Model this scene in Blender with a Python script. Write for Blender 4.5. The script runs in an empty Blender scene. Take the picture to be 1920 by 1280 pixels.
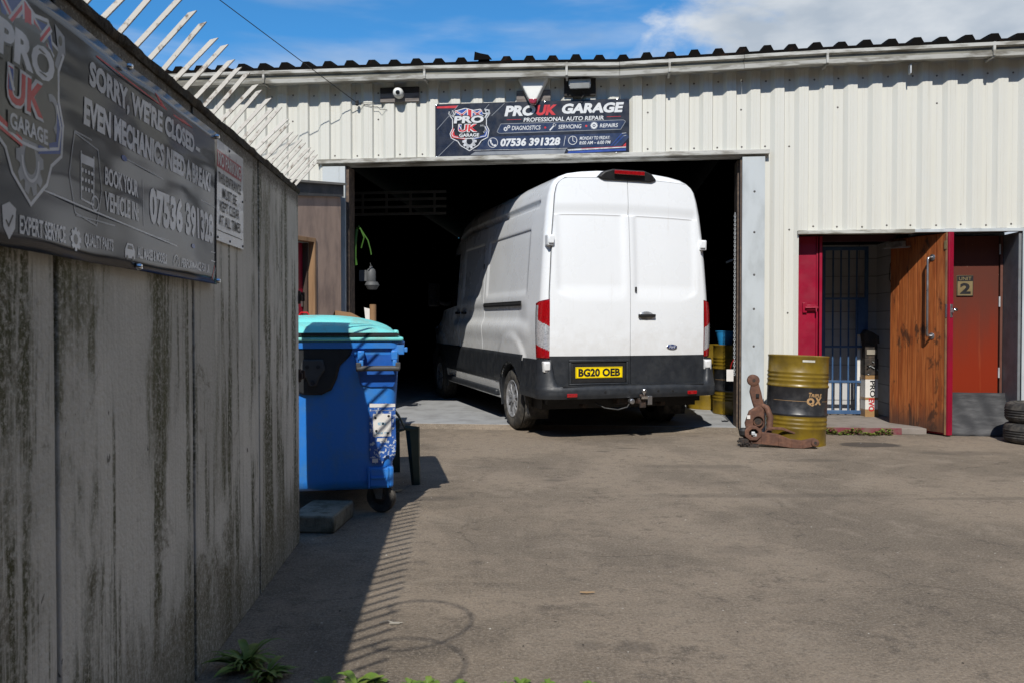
import bpy, bmesh, math, random
from mathutils import Vector, Matrix
R = math.radians
random.seed(7)
S = bpy.context.scene
COL = S.collection
# ------------------------------------------------------------------ camera
cam = bpy.data.cameras.new('camera'); camo = bpy.data.objects.new('camera', cam); COL.objects.link(camo)
camo.location = (0, 0, 1.15); camo.rotation_euler = (R(90-.998), 0, 0)
cam.lens = 27.99; cam.sensor_width = 36; cam.clip_end = 500; cam.clip_start = .05
cam.dof.use_dof = True; cam.dof.focus_distance = 8.0; cam.dof.aperture_fstop = 10.0
S.camera = camo
# ------------------------------------------------------------------ light
SUND = Vector((-.172, -1.0, 1.0)).normalized()          # towards the sun
elev = math.asin(SUND.z); rot = math.atan2(SUND.x, SUND.y)
W = bpy.data.worlds.new('World'); S.world = W; W.use_nodes = True
wn = W.node_tree; wn.nodes.clear()
def wnode(t, **k):
    n = wn.nodes.new(t)
    for a, b in k.items(): setattr(n, a, b)
    return n
sky = wnode('ShaderNodeTexSky', sky_type='NISHITA', sun_disc=False, sun_elevation=elev, sun_rotation=rot)
sky.air_density = 1.0; sky.dust_density = .0; sky.ozone_density = 3.0
tc = wnode('ShaderNodeTexCoord'); mp = wnode('ShaderNodeMapping'); mp.inputs['Scale'].default_value = (1.0, 1.0, 2.2)
wn.links.new(tc.outputs['Generated'], mp.inputs['Vector'])
n1 = wnode('ShaderNodeTexNoise'); n1.inputs['Scale'].default_value = 4.2; n1.inputs['Detail'].default_value = 8; n1.inputs['Roughness'].default_value = .55; n1.inputs['Distortion'].default_value = .4
wn.links.new(mp.outputs[0], n1.inputs['Vector'])
sx = wnode('ShaderNodeSeparateXYZ'); wn.links.new(tc.outputs['Generated'], sx.inputs[0])
def wmath(op, a, b=None, c=None):
    n = wnode('ShaderNodeMath', operation=op)
    for i, q in enumerate((a, b, c)):
        if q is None: continue
        if isinstance(q, (int, float)): n.inputs[i].default_value = q
        else: wn.links.new(q, n.inputs[i])
    return n.outputs[0]
edge = wmath('ADD', wmath('MULTIPLY_ADD', sx.outputs['X'], 2.6, -.36), wmath('MULTIPLY', wmath('SUBTRACT', wmath('MINIMUM', sx.outputs['Y'], .6), .6), 2.5))
dens = wmath('MULTIPLY_ADD', n1.outputs['Fac'], 1.7, wmath('ADD', edge, -.55))
mr = wnode('ShaderNodeMapRange', interpolation_type='SMOOTHSTEP'); mr.inputs[1].default_value = .16; mr.inputs[2].default_value = .52
wn.links.new(dens, mr.inputs[0])
# thin wisps
mp2 = wnode('ShaderNodeMapping'); mp2.inputs['Rotation'].default_value = (0, R(-14), R(0)); mp2.inputs['Scale'].default_value = (1.3, 1, 7)
wn.links.new(tc.outputs['Generated'], mp2.inputs['Vector'])
n2 = wnode('ShaderNodeTexNoise'); n2.inputs['Scale'].default_value = 2.3; n2.inputs['Detail'].default_value = 6; n2.inputs['Roughness'].default_value = .5
wn.links.new(mp2.outputs[0], n2.inputs['Vector'])
mr2 = wnode('ShaderNodeMapRange', interpolation_type='SMOOTHSTEP'); mr2.inputs[1].default_value = .46; mr2.inputs[2].default_value = .70; mr2.inputs[4].default_value = .42
wn.links.new(n2.outputs['Fac'], mr2.inputs[0])
cl = wmath('MAXIMUM', mr.outputs[0], mr2.outputs[0])
n3 = wnode('ShaderNodeTexNoise'); n3.inputs['Scale'].default_value = 7; n3.inputs['Detail'].default_value = 6
wn.links.new(mp.outputs[0], n3.inputs['Vector'])
cr = wnode('ShaderNodeValToRGB'); cr.color_ramp.elements[0].position = .35; cr.color_ramp.elements[1].position = .68
cr.color_ramp.elements[0].color = (4.4, 5.1, 6.0, 1); cr.color_ramp.elements[1].color = (8.2, 8.5, 8.8, 1)
wn.links.new(n3.outputs['Fac'], cr.inputs[0])
tint = wnode('ShaderNodeMix', data_type='RGBA', blend_type='MULTIPLY'); tint.inputs[0].default_value = 1
wn.links.new(sky.outputs[0], tint.inputs[6]); tint.inputs[7].default_value = (.45, 1.15, 1.54, 1)
mixc = wnode('ShaderNodeMix', data_type='RGBA'); wn.links.new(cl, mixc.inputs[0]); wn.links.new(tint.outputs[2], mixc.inputs[6]); wn.links.new(cr.outputs[0], mixc.inputs[7])
bg = wnode('ShaderNodeBackground'); bg.inputs['Strength'].default_value = .10
wn.links.new(mixc.outputs[2], bg.inputs[0]); wo = wnode('ShaderNodeOutputWorld'); wn.links.new(bg.outputs[0], wo.inputs[0])
sl = bpy.data.lights.new('sun', 'SUN'); so = bpy.data.objects.new('sun', sl); COL.objects.link(so)
sl.energy = 4.9; sl.angle = R(.5); sl.color = (1, .95, .87)
so.rotation_euler = SUND.to_track_quat('Z', 'Y').to_euler()
S.view_settings.view_transform = 'Standard'; S.view_settings.look = 'None'; S.view_settings.exposure = 0.0; S.view_settings.gamma = 1
S.render.engine = 'CYCLES'

# ------------------------------------------------------------------ materials
def newmat(name):
    m = bpy.data.materials.new(name); m.use_nodes = True
    nt = m.node_tree; b = nt.nodes['Principled BSDF']
    return m, nt, b
def N(nt, t, **k):
    n = nt.nodes.new(t)
    for a, b in k.items(): setattr(n, a, b)
    return n
def coords(nt, scale=(1, 1, 1), obj=True, rot=(0, 0, 0)):
    t = N(nt, 'ShaderNodeTexCoord'); m = N(nt, 'ShaderNodeMapping')
    m.inputs['Scale'].default_value = scale; m.inputs['Rotation'].default_value = rot
    nt.links.new(t.outputs['Object'], m.inputs['Vector']); return m.outputs[0]
def noise(nt, vec, scale, detail=4, rough=.55, dist=0):
    n = N(nt, 'ShaderNodeTexNoise'); n.inputs['Scale'].default_value = scale; n.inputs['Detail'].default_value = detail
    n.inputs['Roughness'].default_value = rough; n.inputs['Distortion'].default_value = dist
    nt.links.new(vec, n.inputs['Vector']); return n.outputs['Fac']
def rng(nt, v, a, b, c=0, d=1):
    n = N(nt, 'ShaderNodeMapRange', interpolation_type='SMOOTHSTEP')
    for i, q in enumerate((a, b, c, d)): n.inputs[i+1].default_value = q
    nt.links.new(v, n.inputs[0]); return n.outputs[0]
def mixc_(nt, fac, a, b, blend='MIX'):
    n = N(nt, 'ShaderNodeMix', data_type='RGBA', blend_type=blend)
    if isinstance(fac, (int, float)): n.inputs[0].default_value = fac
    else: nt.links.new(fac, n.inputs[0])
    for i, q in ((6, a), (7, b)):
        if isinstance(q, tuple): n.inputs[i].default_value = (*q[:3], 1)
        else: nt.links.new(q, n.inputs[i])
    return n.outputs[2]
def mth(nt, op, a, b=None):
    n = N(nt, 'ShaderNodeMath', operation=op)
    for i, q in enumerate((a, b)):
        if q is None: continue
        if isinstance(q, (int, float)): n.inputs[i].default_value = q
        else: nt.links.new(q, n.inputs[i])
    return n.outputs[0]
def bump(nt, b, h, dist=.01, st=1):
    n = N(nt, 'ShaderNodeBump'); n.inputs['Distance'].default_value = dist; n.inputs['Strength'].default_value = st
    nt.links.new(h, n.inputs['Height']); nt.links.new(n.outputs[0], b.inputs['Normal'])
def M(name, col, rough=.5, metal=0, col2=None, scale=6, lo=.4, hi=.7, amt=1, bmp=0, bscale=60, coat=0, stretch=(1, 1, 1), dirt=.12, spec=.5):
    m, nt, b = newmat(name)
    v = coords(nt, stretch)
    f = noise(nt, v, scale, 6, .6)
    c2 = col2 if col2 else tuple(c*(1-dirt*2) for c in col)
    fac = rng(nt, f, lo, hi, 0, amt)
    nt.links.new(mixc_(nt, fac, col, c2), b.inputs['Base Color'])
    rr = noise(nt, v, scale*2.3, 4); nt.links.new(rng(nt, rr, .3, .7, max(0, rough-.08), min(1, rough+.08)), b.inputs['Roughness'])
    b.inputs['Metallic'].default_value = metal; b.inputs['Coat Weight'].default_value = coat; b.inputs['Specular IOR Level'].default_value = spec
    if bmp: bump(nt, b, noise(nt, v, bscale, 4), bmp)
    return m
white_paint = M('white van paint', (.805, .83, .85), .3, coat=.6, dirt=.008, scale=1.2)
def grime(m):
    nt = m.node_tree; b = nt.nodes['Principled BSDF']; src = b.inputs['Base Color'].links[0].from_socket
    v = coords(nt); sp = N(nt, 'ShaderNodeSeparateXYZ'); nt.links.new(v, sp.inputs[0])
    n_ = noise(nt, v, 7, 7, .7); st = noise(nt, coords(nt, (16, 16, .7)), 1.5, 5, .6)
    h = mth(nt, 'ADD', sp.outputs[2], mth(nt, 'MULTIPLY', n_, .9)); low = rng(nt, h, 1.15, 1.75, .30, 0)
    c = mixc_(nt, low, src, (.42, .38, .32)); c = mixc_(nt, rng(nt, st, .60, .72, 0, .12), c, (.45, .42, .38))
    sp2 = noise(nt, v, 90, 3, .8); c = mixc_(nt, rng(nt, sp2, .70, .76, 0, .35), c, (.3, .27, .22)); nt.links.new(c, b.inputs['Base Color'])
grime(white_paint)
van_grey = M('dark grey bumper plastic', (.016, .019, .024), .5, col2=(.028, .031, .035), scale=9, bmp=.0006, bscale=300)
black = M('matt black', (.012, .012, .013), .6, dirt=.2)
seam = M('seam rubber', (.02, .02, .022), .8)
rubber = M('tyre rubber', (.026, .025, .024), .8, col2=(.09, .082, .07), scale=14, bmp=.001, bscale=120)
red_lens = M('red lamp lens', (.33, .004, .007), .12, coat=1, dirt=.2, scale=60)
dred_lens = M('dark red reflector', (.12, .003, .006), .15, coat=1)
clear_lens = M('clear lamp lens', (.62, .62, .64), .18, metal=.4, col2=(.35, .36, .38), scale=70, coat=1)
silver = M('painted silver wheel trim', (.42, .43, .45), .35, metal=.5, col2=(.2, .2, .2), scale=10)
steel = M('bare steel', (.45, .45, .46), .35, metal=.9, dirt=.15)
galv = M('galvanised steel', (.52, .55, .57), .5, metal=.25, col2=(.36, .38, .4), scale=7, dirt=.15)
pale_blue = M('pale blue painted steel', (.47, .51, .53), .55, col2=(.36, .39, .40), scale=4, stretch=(1, 1, .4), bmp=.0006, bscale=12)
plate_y = M('yellow number plate', (.95, .70, .0), .3, dirt=.02)
ink = M('black ink', (.012, .012, .014), .5)
glass = M('dark window glass', (.008, .009, .010), .12, spec=.3)
badge_blue = M('badge blue', (.01, .03, .16), .2, coat=1)
w_ink = M('white ink', (.62, .64, .66), .45, dirt=.05)
s_ink = M('silver ink', (.36, .38, .40), .4, col2=(.55, .57, .6), scale=14, lo=.45, hi=.55)
g_ink = M('grey line ink', (.22, .24, .27), .4)
r_ink = M('red ink', (.55, .02, .03), .4)
b_ink = M('royal blue ink', (.015, .06, .30), .4)
n_ink = M('navy ink', (.012, .028, .08), .35)
d_ink = M('charcoal ink', (.008, .01, .016), .35)
ochre = M('ochre drum paint', (.19, .125, .011), .36, col2=(.125, .083, .012), scale=7, coat=.1, bmp=.001, bscale=9)
dblack = M('black drum band', (.018, .019, .022), .38, col2=(.04, .04, .042), scale=12)
tan_ink = M('tan drum lettering', (.40, .25, .12), .5)
blue_pl = M('blue bin plastic', (.022, .19, .62), .42, col2=(.05, .20, .50), scale=7, lo=.45, hi=.7, bmp=.002, bscale=25)
blue_dk = M('worn black plastic fitting', (.008, .010, .013), .6)
cyan_pl = M('turquoise lid plastic', (.17, .62, .60), .55, col2=(.20, .48, .44), scale=9, lo=.45, hi=.65, bmp=.004, bscale=12)
dkgreen = M('dark green chair plastic', (.008, .035, .028), .45, bmp=.0005, bscale=60)
rust = M('rusty cast steel', (.095, .045, .03), .8, col2=(.16, .075, .045), scale=16, bmp=.003, bscale=70)
rust_dk = M('oily dark steel', (.022, .018, .016), .6, col2=(.06, .035, .025), scale=25, bmp=.003, bscale=80)
crimson = M('crimson gloss paint', (.29, .004, .028), .38, col2=(.23, .006, .025), scale=3, bmp=.001, bscale=10)
gate_blue = M('blue gate paint', (.035, .085, .19), .45, col2=(.06, .12, .22), scale=8)
step_conc = M('step concrete', (.24, .21, .185), .9, col2=(.16, .14, .12), scale=5, bmp=.003, bscale=60)
cardb = M('brown cardboard', (.27, .155, .075), .85, dirt=.1)
box_white = M('white printed card', (.68, .66, .63), .7, dirt=.06)
tape = M('brown parcel tape', (.33, .2, .09), .35)
dark_card = M('dark scuffed carton', (.02, .017, .015), .7, col2=(.07, .05, .035), scale=10)
brown_board = M('weathered brown board', (.38, .28, .225), .8, col2=(.22, .165, .14), scale=5, stretch=(1, 1, .35), bmp=.002, bscale=25)
fascia_m = M('dark grey felt fascia', (.055, .058, .062), .8, col2=(.09, .09, .09), scale=8)
raw_wood = M('raw timber', (.28, .17, .09), .7, col2=(.17, .10, .05), scale=12, stretch=(1, 1, .1))
grey_wood = M('weathered grey timber', (.20, .18, .17), .9, col2=(.05, .045, .042), scale=14, stretch=(.12, 1, 1.5), bmp=.004, bscale=60)
gutter_m = M('grey painted gutter', (.46, .46, .43), .55, col2=(.20, .19, .16), scale=7, lo=.42, hi=.62, stretch=(.5, 1, 2.6))
roof_m = M('dark bitumen roof sheet', (.005, .0045, .004), 1, spec=.1, col2=(.03, .014, .008), scale=9, lo=.58, hi=.75)
white_pl = M('white plastic', (.72, .73, .70), .35, dirt=.04)
floor_m = M('garage floor concrete', (.31, .32, .33), .75, col2=(.23, .235, .24), scale=4, bmp=.002, bscale=60)
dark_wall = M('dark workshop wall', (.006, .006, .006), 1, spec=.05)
lining_dark = M('dark roof lining', (.004, .004, .004), 1, spec=.05)  # near-black colour carries the deep shade of the interior
green_h = M('bright green hose', (.04, .12, .01), .5)
leaf_g = M('weed leaf', (.10, .17, .022), .6, col2=(.20, .21, .04), scale=14)
leaf_r = M('reddish weed leaf', (.16, .10, .03), .6)
leaf_d = M('dry leaf', (.33, .22, .12), .8)
block_c = M('mossy concrete block', (.22, .20, .15), .95, col2=(.10, .09, .055), scale=14, bmp=.004, bscale=90)
blk_sheet = M('grey black rubber sheet', (.022, .023, .026), .7, col2=(.065, .065, .068), scale=4, lo=.45, hi=.75, stretch=(.6, 1, 2.5), bmp=.012, bscale=5)
gold = M('brass plate', (.26, .20, .10), .45, metal=.3)
chrome = M('polished steel', (.75, .75, .76), .15, metal=1)
sky_blue = M('light blue plastic', (.02, .22, .50), .4)
red_pl = M('red plastic', (.5, .01, .015), .35)
wire_m = M('black cable', (.01, .01, .01), .6)
spike_m = M('whitewashed spike steel', (.50, .49, .46), .7, col2=(.15, .12, .095), scale=45, lo=.53, hi=.70, stretch=(1, 1, 1))
bracket_m = M('corroded iron', (.05, .03, .022), .85, bmp=.003, bscale=100)
wirecoil_m = M('galvanised wire', (.3, .3, .3), .5, metal=.6)

# cladding: cream paint, faint vertical runs
def mk_clad():
    m, nt, b = newmat('cream profiled cladding')
    v = coords(nt, (6, 1, .35)); f = noise(nt, v, 1.6, 6, .6)
    v2 = coords(nt, (1, 1, 1)); g = noise(nt, v2, 1.3, 5)
    c = mixc_(nt, rng(nt, f, .45, .8, 0, .5), (.605, .605, .555), (.55, .545, .485))
    c = mixc_(nt, rng(nt, g, .62, .75, 0, .35), c, (.57, .585, .57))
    sp = noise(nt, coords(nt, (1, 1, .5)), 38, 3); c = mixc_(nt, rng(nt, sp, .7, .78, 0, .3), c, (.34, .30, .2))
    gr = noise(nt, coords(nt, (14, 1, .25)), 1.4, 6, .65); c = mixc_(nt, rng(nt, gr, .56, .70, 0, .45), c, (.44, .42, .36))
    ru = noise(nt, coords(nt, (3, 1, .9)), 2.0, 6, .7); c = mixc_(nt, rng(nt, ru, .68, .74, 0, .5), c, (.42, .33, .18))
    nt.links.new(c, b.inputs['Base Color']); b.inputs['Roughness'].default_value = .42
    bump(nt, b, noise(nt, coords(nt, (1, 1, .3)), 5, 3), .004)
    return m
clad_m = mk_clad()
def mk_asphalt():
    m, nt, b = newmat('worn tarmac')
    v = coords(nt)
    big = noise(nt, v, .7, 8, .65, .4); mid = noise(nt, v, 2.8, 8, .7, .8); fine = noise(nt, v, 14, 6, .75)
    c = mixc_(nt, rng(nt, big, .40, .60), (.262, .213, .162), (.172, .142, .110))
    c = mixc_(nt, rng(nt, mid, .52, .66, 0, .65), c, (.27, .225, .175))
    c = mixc_(nt, mth(nt, 'MULTIPLY', rng(nt, mid, .48, .36, 0, .6), rng(nt, fine, .4, .6)), c, (.095, .080, .066))
    c = mixc_(nt, rng(nt, fine, .50, .66, 0, .5), c, (.11, .092, .075))
    st = noise(nt, coords(nt, (1, 1.6, 1)), 1.5, 6, .6); c = mixc_(nt, rng(nt, st, .60, .70, 0, .55), c, (.085, .072, .06))
    sp = noise(nt, v, 75, 4, .8); c = mixc_(nt, rng(nt, sp, .50, .62, .0, .5), c, (.36, .305, .24)); c = mixc_(nt, rng(nt, sp, .46, .36, .0, .5), c, (.085, .07, .056))
    vor = N(nt, 'ShaderNodeTexVoronoi'); vor.inputs['Scale'].default_value = 110; nt.links.new(v, vor.inputs['Vector'])
    c = mixc_(nt, rng(nt, vor.outputs['Distance'], .05, .30, .45, 0), c, (.40, .36, .30))
    vs = N(nt, 'ShaderNodeTexVoronoi'); vs.inputs['Scale'].default_value = 5; nt.links.new(v, vs.inputs['Vector'])
    c = mixc_(nt, rng(nt, vs.outputs['Distance'], .02, .05, .7, 0), c, (.04, .034, .03))
    vp = N(nt, 'ShaderNodeTexVoronoi'); vp.inputs['Scale'].default_value = 7.3; nt.links.new(v, vp.inputs['Vector'])
    c = mixc_(nt, rng(nt, vp.outputs['Distance'], .02, .05, .8, 0), c, (.5, .47, .42))
    ck = N(nt, 'ShaderNodeTexVoronoi', feature='DISTANCE_TO_EDGE'); ck.inputs['Scale'].default_value = .42
    dv = N(nt, 'ShaderNodeVectorMath', operation='ADD'); cn = N(nt, 'ShaderNodeTexNoise'); cn.inputs['Scale'].default_value = 3; cn.inputs['Detail'].default_value = 6; nt.links.new(v, cn.inputs['Vector'])
    sc_ = N(nt, 'ShaderNodeVectorMath', operation='SCALE'); sc_.inputs['Scale'].default_value = .5; nt.links.new(cn.outputs['Color'], sc_.inputs[0]); nt.links.new(v, dv.inputs[0]); nt.links.new(sc_.outputs[0], dv.inputs[1]); nt.links.new(dv.outputs[0], ck.inputs['Vector'])
    ckm = mth(nt, 'MULTIPLY', rng(nt, ck.outputs['Distance'], .0, .006, 1, 0), rng(nt, big, .50, .58)); c = mixc_(nt, mth(nt, 'MULTIPLY', ckm, .35), c, (.06, .05, .042))
    # oil stains with their own places
    sep = N(nt, 'ShaderNodeSeparateXYZ'); nt.links.new(v, sep.inputs[0])
    wob = noise(nt, v, 5, 7, .7)
    for (x, y, rx, ry, a) in ((3.52, 7.83, .30, .17, .75), (4.15, 7.3, .5, .16, .35), (1.75, 5.45, 1.1, .09, .3), (3.4, 5.35, .9, .06, .3), (2.6, 6.9, .35, .10, .35), (1.2, 4.1, .22, .12, .2), (4.3, 6.2, .6, .13, .35), (.33, 6.0, .12, .06, .4), (.45, 2.85, .10, .07, .4), (.28, 2.87, .07, .05, .3), (1.55, 6.6, .5, .12, .3), (1.1, 7.6, .14, .05, .5), (.85, 7.4, .09, .04, .5), (-.5, 5.35, .22, .1, .4)):
        dx = mth(nt, 'DIVIDE', mth(nt, 'SUBTRACT', sep.outputs[0], x), rx); dy = mth(nt, 'DIVIDE', mth(nt, 'SUBTRACT', sep.outputs[1], y), ry)
        d = mth(nt, 'ADD', mth(nt, 'MULTIPLY', dx, dx), mth(nt, 'MULTIPLY', dy, dy))
        d = mth(nt, 'ADD', d, mth(nt, 'MULTIPLY', wob, 1.6))
        c = mixc_(nt, rng(nt, d, 1.55 if a > .7 else .9, 1.95, a, 0), c, (.055, .05, .047))
    nt.links.new(c, b.inputs['Base Color']); b.inputs['Roughness'].default_value = .95; b.inputs['Specular IOR Level'].default_value = .15
    h = mth(nt, 'ADD', mth(nt, 'ADD', mth(nt, 'MULTIPLY', sp, 1.0), mth(nt, 'MULTIPLY', fine, 1.2)), mth(nt, 'MULTIPLY', ckm, -.4))
    bump(nt, b, h, .010, .9)
    return m
asphalt = mk_asphalt()
def mk_wall():
    m, nt, b = newmat('stained concrete panel')
    v = coords(nt); vs = coords(nt, (5.5, 5.5, .35)); vf = coords(nt, (20, 20, .8))
    big = noise(nt, v, 1.3, 6)
    c = mixc_(nt, rng(nt, big, .38, .62), (.62, .60, .54), (.47, .455, .405))
    wide = noise(nt, coords(nt, (1, 5.5, .26)), 1.25, 8, .68, .35); fade = noise(nt, coords(nt, (1, 2.4, 1.3)), 1.3, 5, .6)
    grit = noise(nt, v, 55, 5, .75)
    wm = mth(nt, 'MULTIPLY', rng(nt, wide, .495, .575), rng(nt, fade, .38, .52))
    wm = mth(nt, 'MULTIPLY', wm, rng(nt, grit, .36, .54, .25, 1))
    c = mixc_(nt, wm, c, (.060, .060, .020))
    wd2 = noise(nt, coords(nt, (1, 2.1, .22)), 1.3, 8, .7, .3); w2 = mth(nt, 'MULTIPLY', mth(nt, 'MULTIPLY', rng(nt, wd2, .54, .62, 0, .75), rng(nt, fade, .42, .52)), rng(nt, grit, .36, .54, .35, 1)); c = mixc_(nt, w2, c, (.12, .115, .06))
    thin = noise(nt, coords(nt, (1, 26, .22)), 1.1, 5, .6); fade2 = noise(nt, coords(nt, (1, 3.5, 1.9)), 1.4, 6, .65)
    tm = mth(nt, 'MULTIPLY', rng(nt, thin, .58, .68, 0, .35), rng(nt, fade2, .50, .58)); tm = mth(nt, 'MULTIPLY', tm, rng(nt, grit, .40, .55, .2, 1))
    c = mixc_(nt, tm, c, (.10, .082, .040))
    blot = noise(nt, coords(nt, (1, 2.2, 1.5)), 1.9, 10, .75, .9); c = mixc_(nt, mth(nt, 'MULTIPLY', rng(nt, blot, .55, .64, 0, .7), rng(nt, grit, .42, .56, .25, 1)), c, (.13, .115, .075))
    pale = noise(nt, coords(nt, (1, 3, .8)), 2.3, 6, .6, .5); c = mixc_(nt, rng(nt, pale, .54, .66, 0, .4), c, (.66, .63, .57))
    sepw = N(nt, 'ShaderNodeSeparateXYZ'); nt.links.new(v, sepw.inputs[0])
    edge_ = mth(nt, 'ADD', sepw.outputs[2], mth(nt, 'MULTIPLY', grit, .12)); c = mixc_(nt, rng(nt, edge_, 1.83, 1.90, 0, .85), c, (.05, .038, .022))
    foot = mth(nt, 'ADD', sepw.outputs[2], mth(nt, 'MULTIPLY', blot, -1.2)); c = mixc_(nt, mth(nt, 'MULTIPLY', rng(nt, foot, -.45, -.15, .8, 0), rng(nt, grit, .35, .55, .4, 1)), c, (.12, .105, .06))
    p = noise(nt, coords(nt, (1, 1.2, .75)), 17, 4, .6, .3); c = mixc_(nt, rng(nt, p, .69, .71, 0, .8), c, (.035, .032, .02))
    s2 = thin
    sp = noise(nt, v, 120, 3, .7); c = mixc_(nt, rng(nt, sp, .52, .7, 0, .4), c, (.68, .66, .60))
    nt.links.new(c, b.inputs['Base Color']); b.inputs['Roughness'].default_value = .85
    bump(nt, b, mth(nt, 'ADD', noise(nt, v, 70, 4), mth(nt, 'MULTIPLY', s2, 1.2)), .004)
    return m
wall_m = mk_wall()
coping_m = M('mossy dark coping', (.022, .018, .013), .95, col2=(.07, .055, .035), scale=22, bmp=.012, bscale=40)
joint_m = M('rusty joint', (.010, .006, .004), 1, spec=.05, col2=(.055, .022, .010), scale=12, stretch=(1, 1, .2))
def mk_wood():
    m, nt, b = newmat('varnished door planks')
    v = coords(nt, (9, 9, .55)); w = N(nt, 'ShaderNodeTexNoise'); g = noise(nt, v, 3.2, 8, .62, .8)
    c = mixc_(nt, rng(nt, g, .36, .64), (.40, .125, .032), (.25, .062, .014))
    g2 = noise(nt, coords(nt, (34, 34, .9)), 2, 7, .65); c = mixc_(nt, rng(nt, g2, .48, .70, 0, .6), c, (.12, .034, .010))
    k = noise(nt, coords(nt, (2.2, 2.2, 1)), 2.6, 7, .68, .6); c = mixc_(nt, rng(nt, k, .54, .64, 0, .85), c, (.040, .018, .010))
    lt = noise(nt, coords(nt, (20, 20, .6)), 3, 4); c = mixc_(nt, rng(nt, lt, .62, .70, 0, .7), c, (.52, .24, .09))
    sep = N(nt, 'ShaderNodeSeparateXYZ'); nt.links.new(coords(nt), sep.inputs[0])
    low = mth(nt, 'ADD', sep.outputs[2], mth(nt, 'MULTIPLY', k, .5)); c = mixc_(nt, rng(nt, low, .30, .62, .75, 0), c, (.045, .032, .026))
    nt.links.new(c, b.inputs['Base Color']); b.inputs['Roughness'].default_value = .55; bump(nt, b, g2, .002)
    return m
wood_m = mk_wood()
def mk_orange():
    m, nt, b = newmat('faded red brown door paint')
    v = coords(nt); sep = N(nt, 'ShaderNodeSeparateXYZ'); nt.links.new(v, sep.inputs[0])
    g = noise(nt, coords(nt, (5, 5, .5)), 2, 5)
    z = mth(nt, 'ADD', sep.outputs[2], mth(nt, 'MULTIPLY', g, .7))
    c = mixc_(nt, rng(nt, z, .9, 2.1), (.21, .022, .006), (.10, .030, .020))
    st = noise(nt, coords(nt, (9, 9, .35)), 1.5, 4); c = mixc_(nt, rng(nt, st, .62, .74, 0, .5), c, (.36, .085, .03))
    d = noise(nt, v, 30, 2); c = mixc_(nt, rng(nt, d, .74, .78, 0, .8), c, (.5, .35, .25))
    nt.links.new(c, b.inputs['Base Color']); b.inputs['Roughness'].default_value = .5; b.inputs['Specular IOR Level'].default_value = .2
    return m
orange_m = mk_orange()
def mk_blocks():
    m, nt, b = newmat('white painted blockwork')
    br = N(nt, 'ShaderNodeTexBrick'); br.inputs['Scale'].default_value = 1; br.inputs['Brick Width'].default_value = .45; br.inputs['Row Height'].default_value = .225; br.inputs['Mortar Size'].default_value = .006
    v = coords(nt, rot=(R(90), 0, 0)); nt.links.new(v, br.inputs['Vector'])
    br.inputs['Color1'].default_value = (.52, .52, .52, 1); br.inputs['Color2'].default_value = (.47, .47, .48, 1); br.inputs['Mortar'].default_value = (.25, .25, .25, 1)
    f = noise(nt, coords(nt), 5, 5); c = mixc_(nt, rng(nt, f, .5, .75, 0, .4), br.outputs['Color'], (.28, .27, .25))
    nt.links.new(c, b.inputs['Base Color']); b.inputs['Roughness'].default_value = .8
    bump(nt, b, br.outputs['Fac'], -.006)
    return m
blocks_m = mk_blocks()
def mk_banner():
    m, nt, b = newmat('glossy dark banner board')
    v = coords(nt); g = noise(nt, coords(nt, (1, 1, 2)), 2.2, 4)
    c = mixc_(nt, rng(nt, g, .4, .65), (.010, .013, .022), (.028, .034, .048))
    nt.links.new(c, b.inputs['Base Color']); b.inputs['Roughness'].default_value = .18; b.inputs['Specular IOR Level'].default_value = .35
    bump(nt, b, noise(nt, coords(nt, (.8, .8, 2.5)), 2.0, 2), .02)
    return m
banner_m = mk_banner()
def gloss(name, col, rough=.22):
    m, nt, b = newmat(name); g = noise(nt, coords(nt), 12, 3)
    nt.links.new(mixc_(nt, rng(nt, g, .4, .6), col, tuple(c*.82 for c in col)), b.inputs['Base Color'])
    b.inputs['Roughness'].default_value = rough; b.inputs['Specular IOR Level'].default_value = .35
    return m
bw_ink = gloss('banner silver letters', (.60, .62, .65)); br_ink = gloss('banner red', (.60, .03, .035)); bb_ink = gloss('banner blue', (.02, .07, .30)); bg_ink = gloss('banner grey line', (.30, .32, .35)); bk_ink = gloss('banner black', (.012, .013, .015)); bo_ink = gloss('banner olive grey', (.10, .10, .082))

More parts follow.
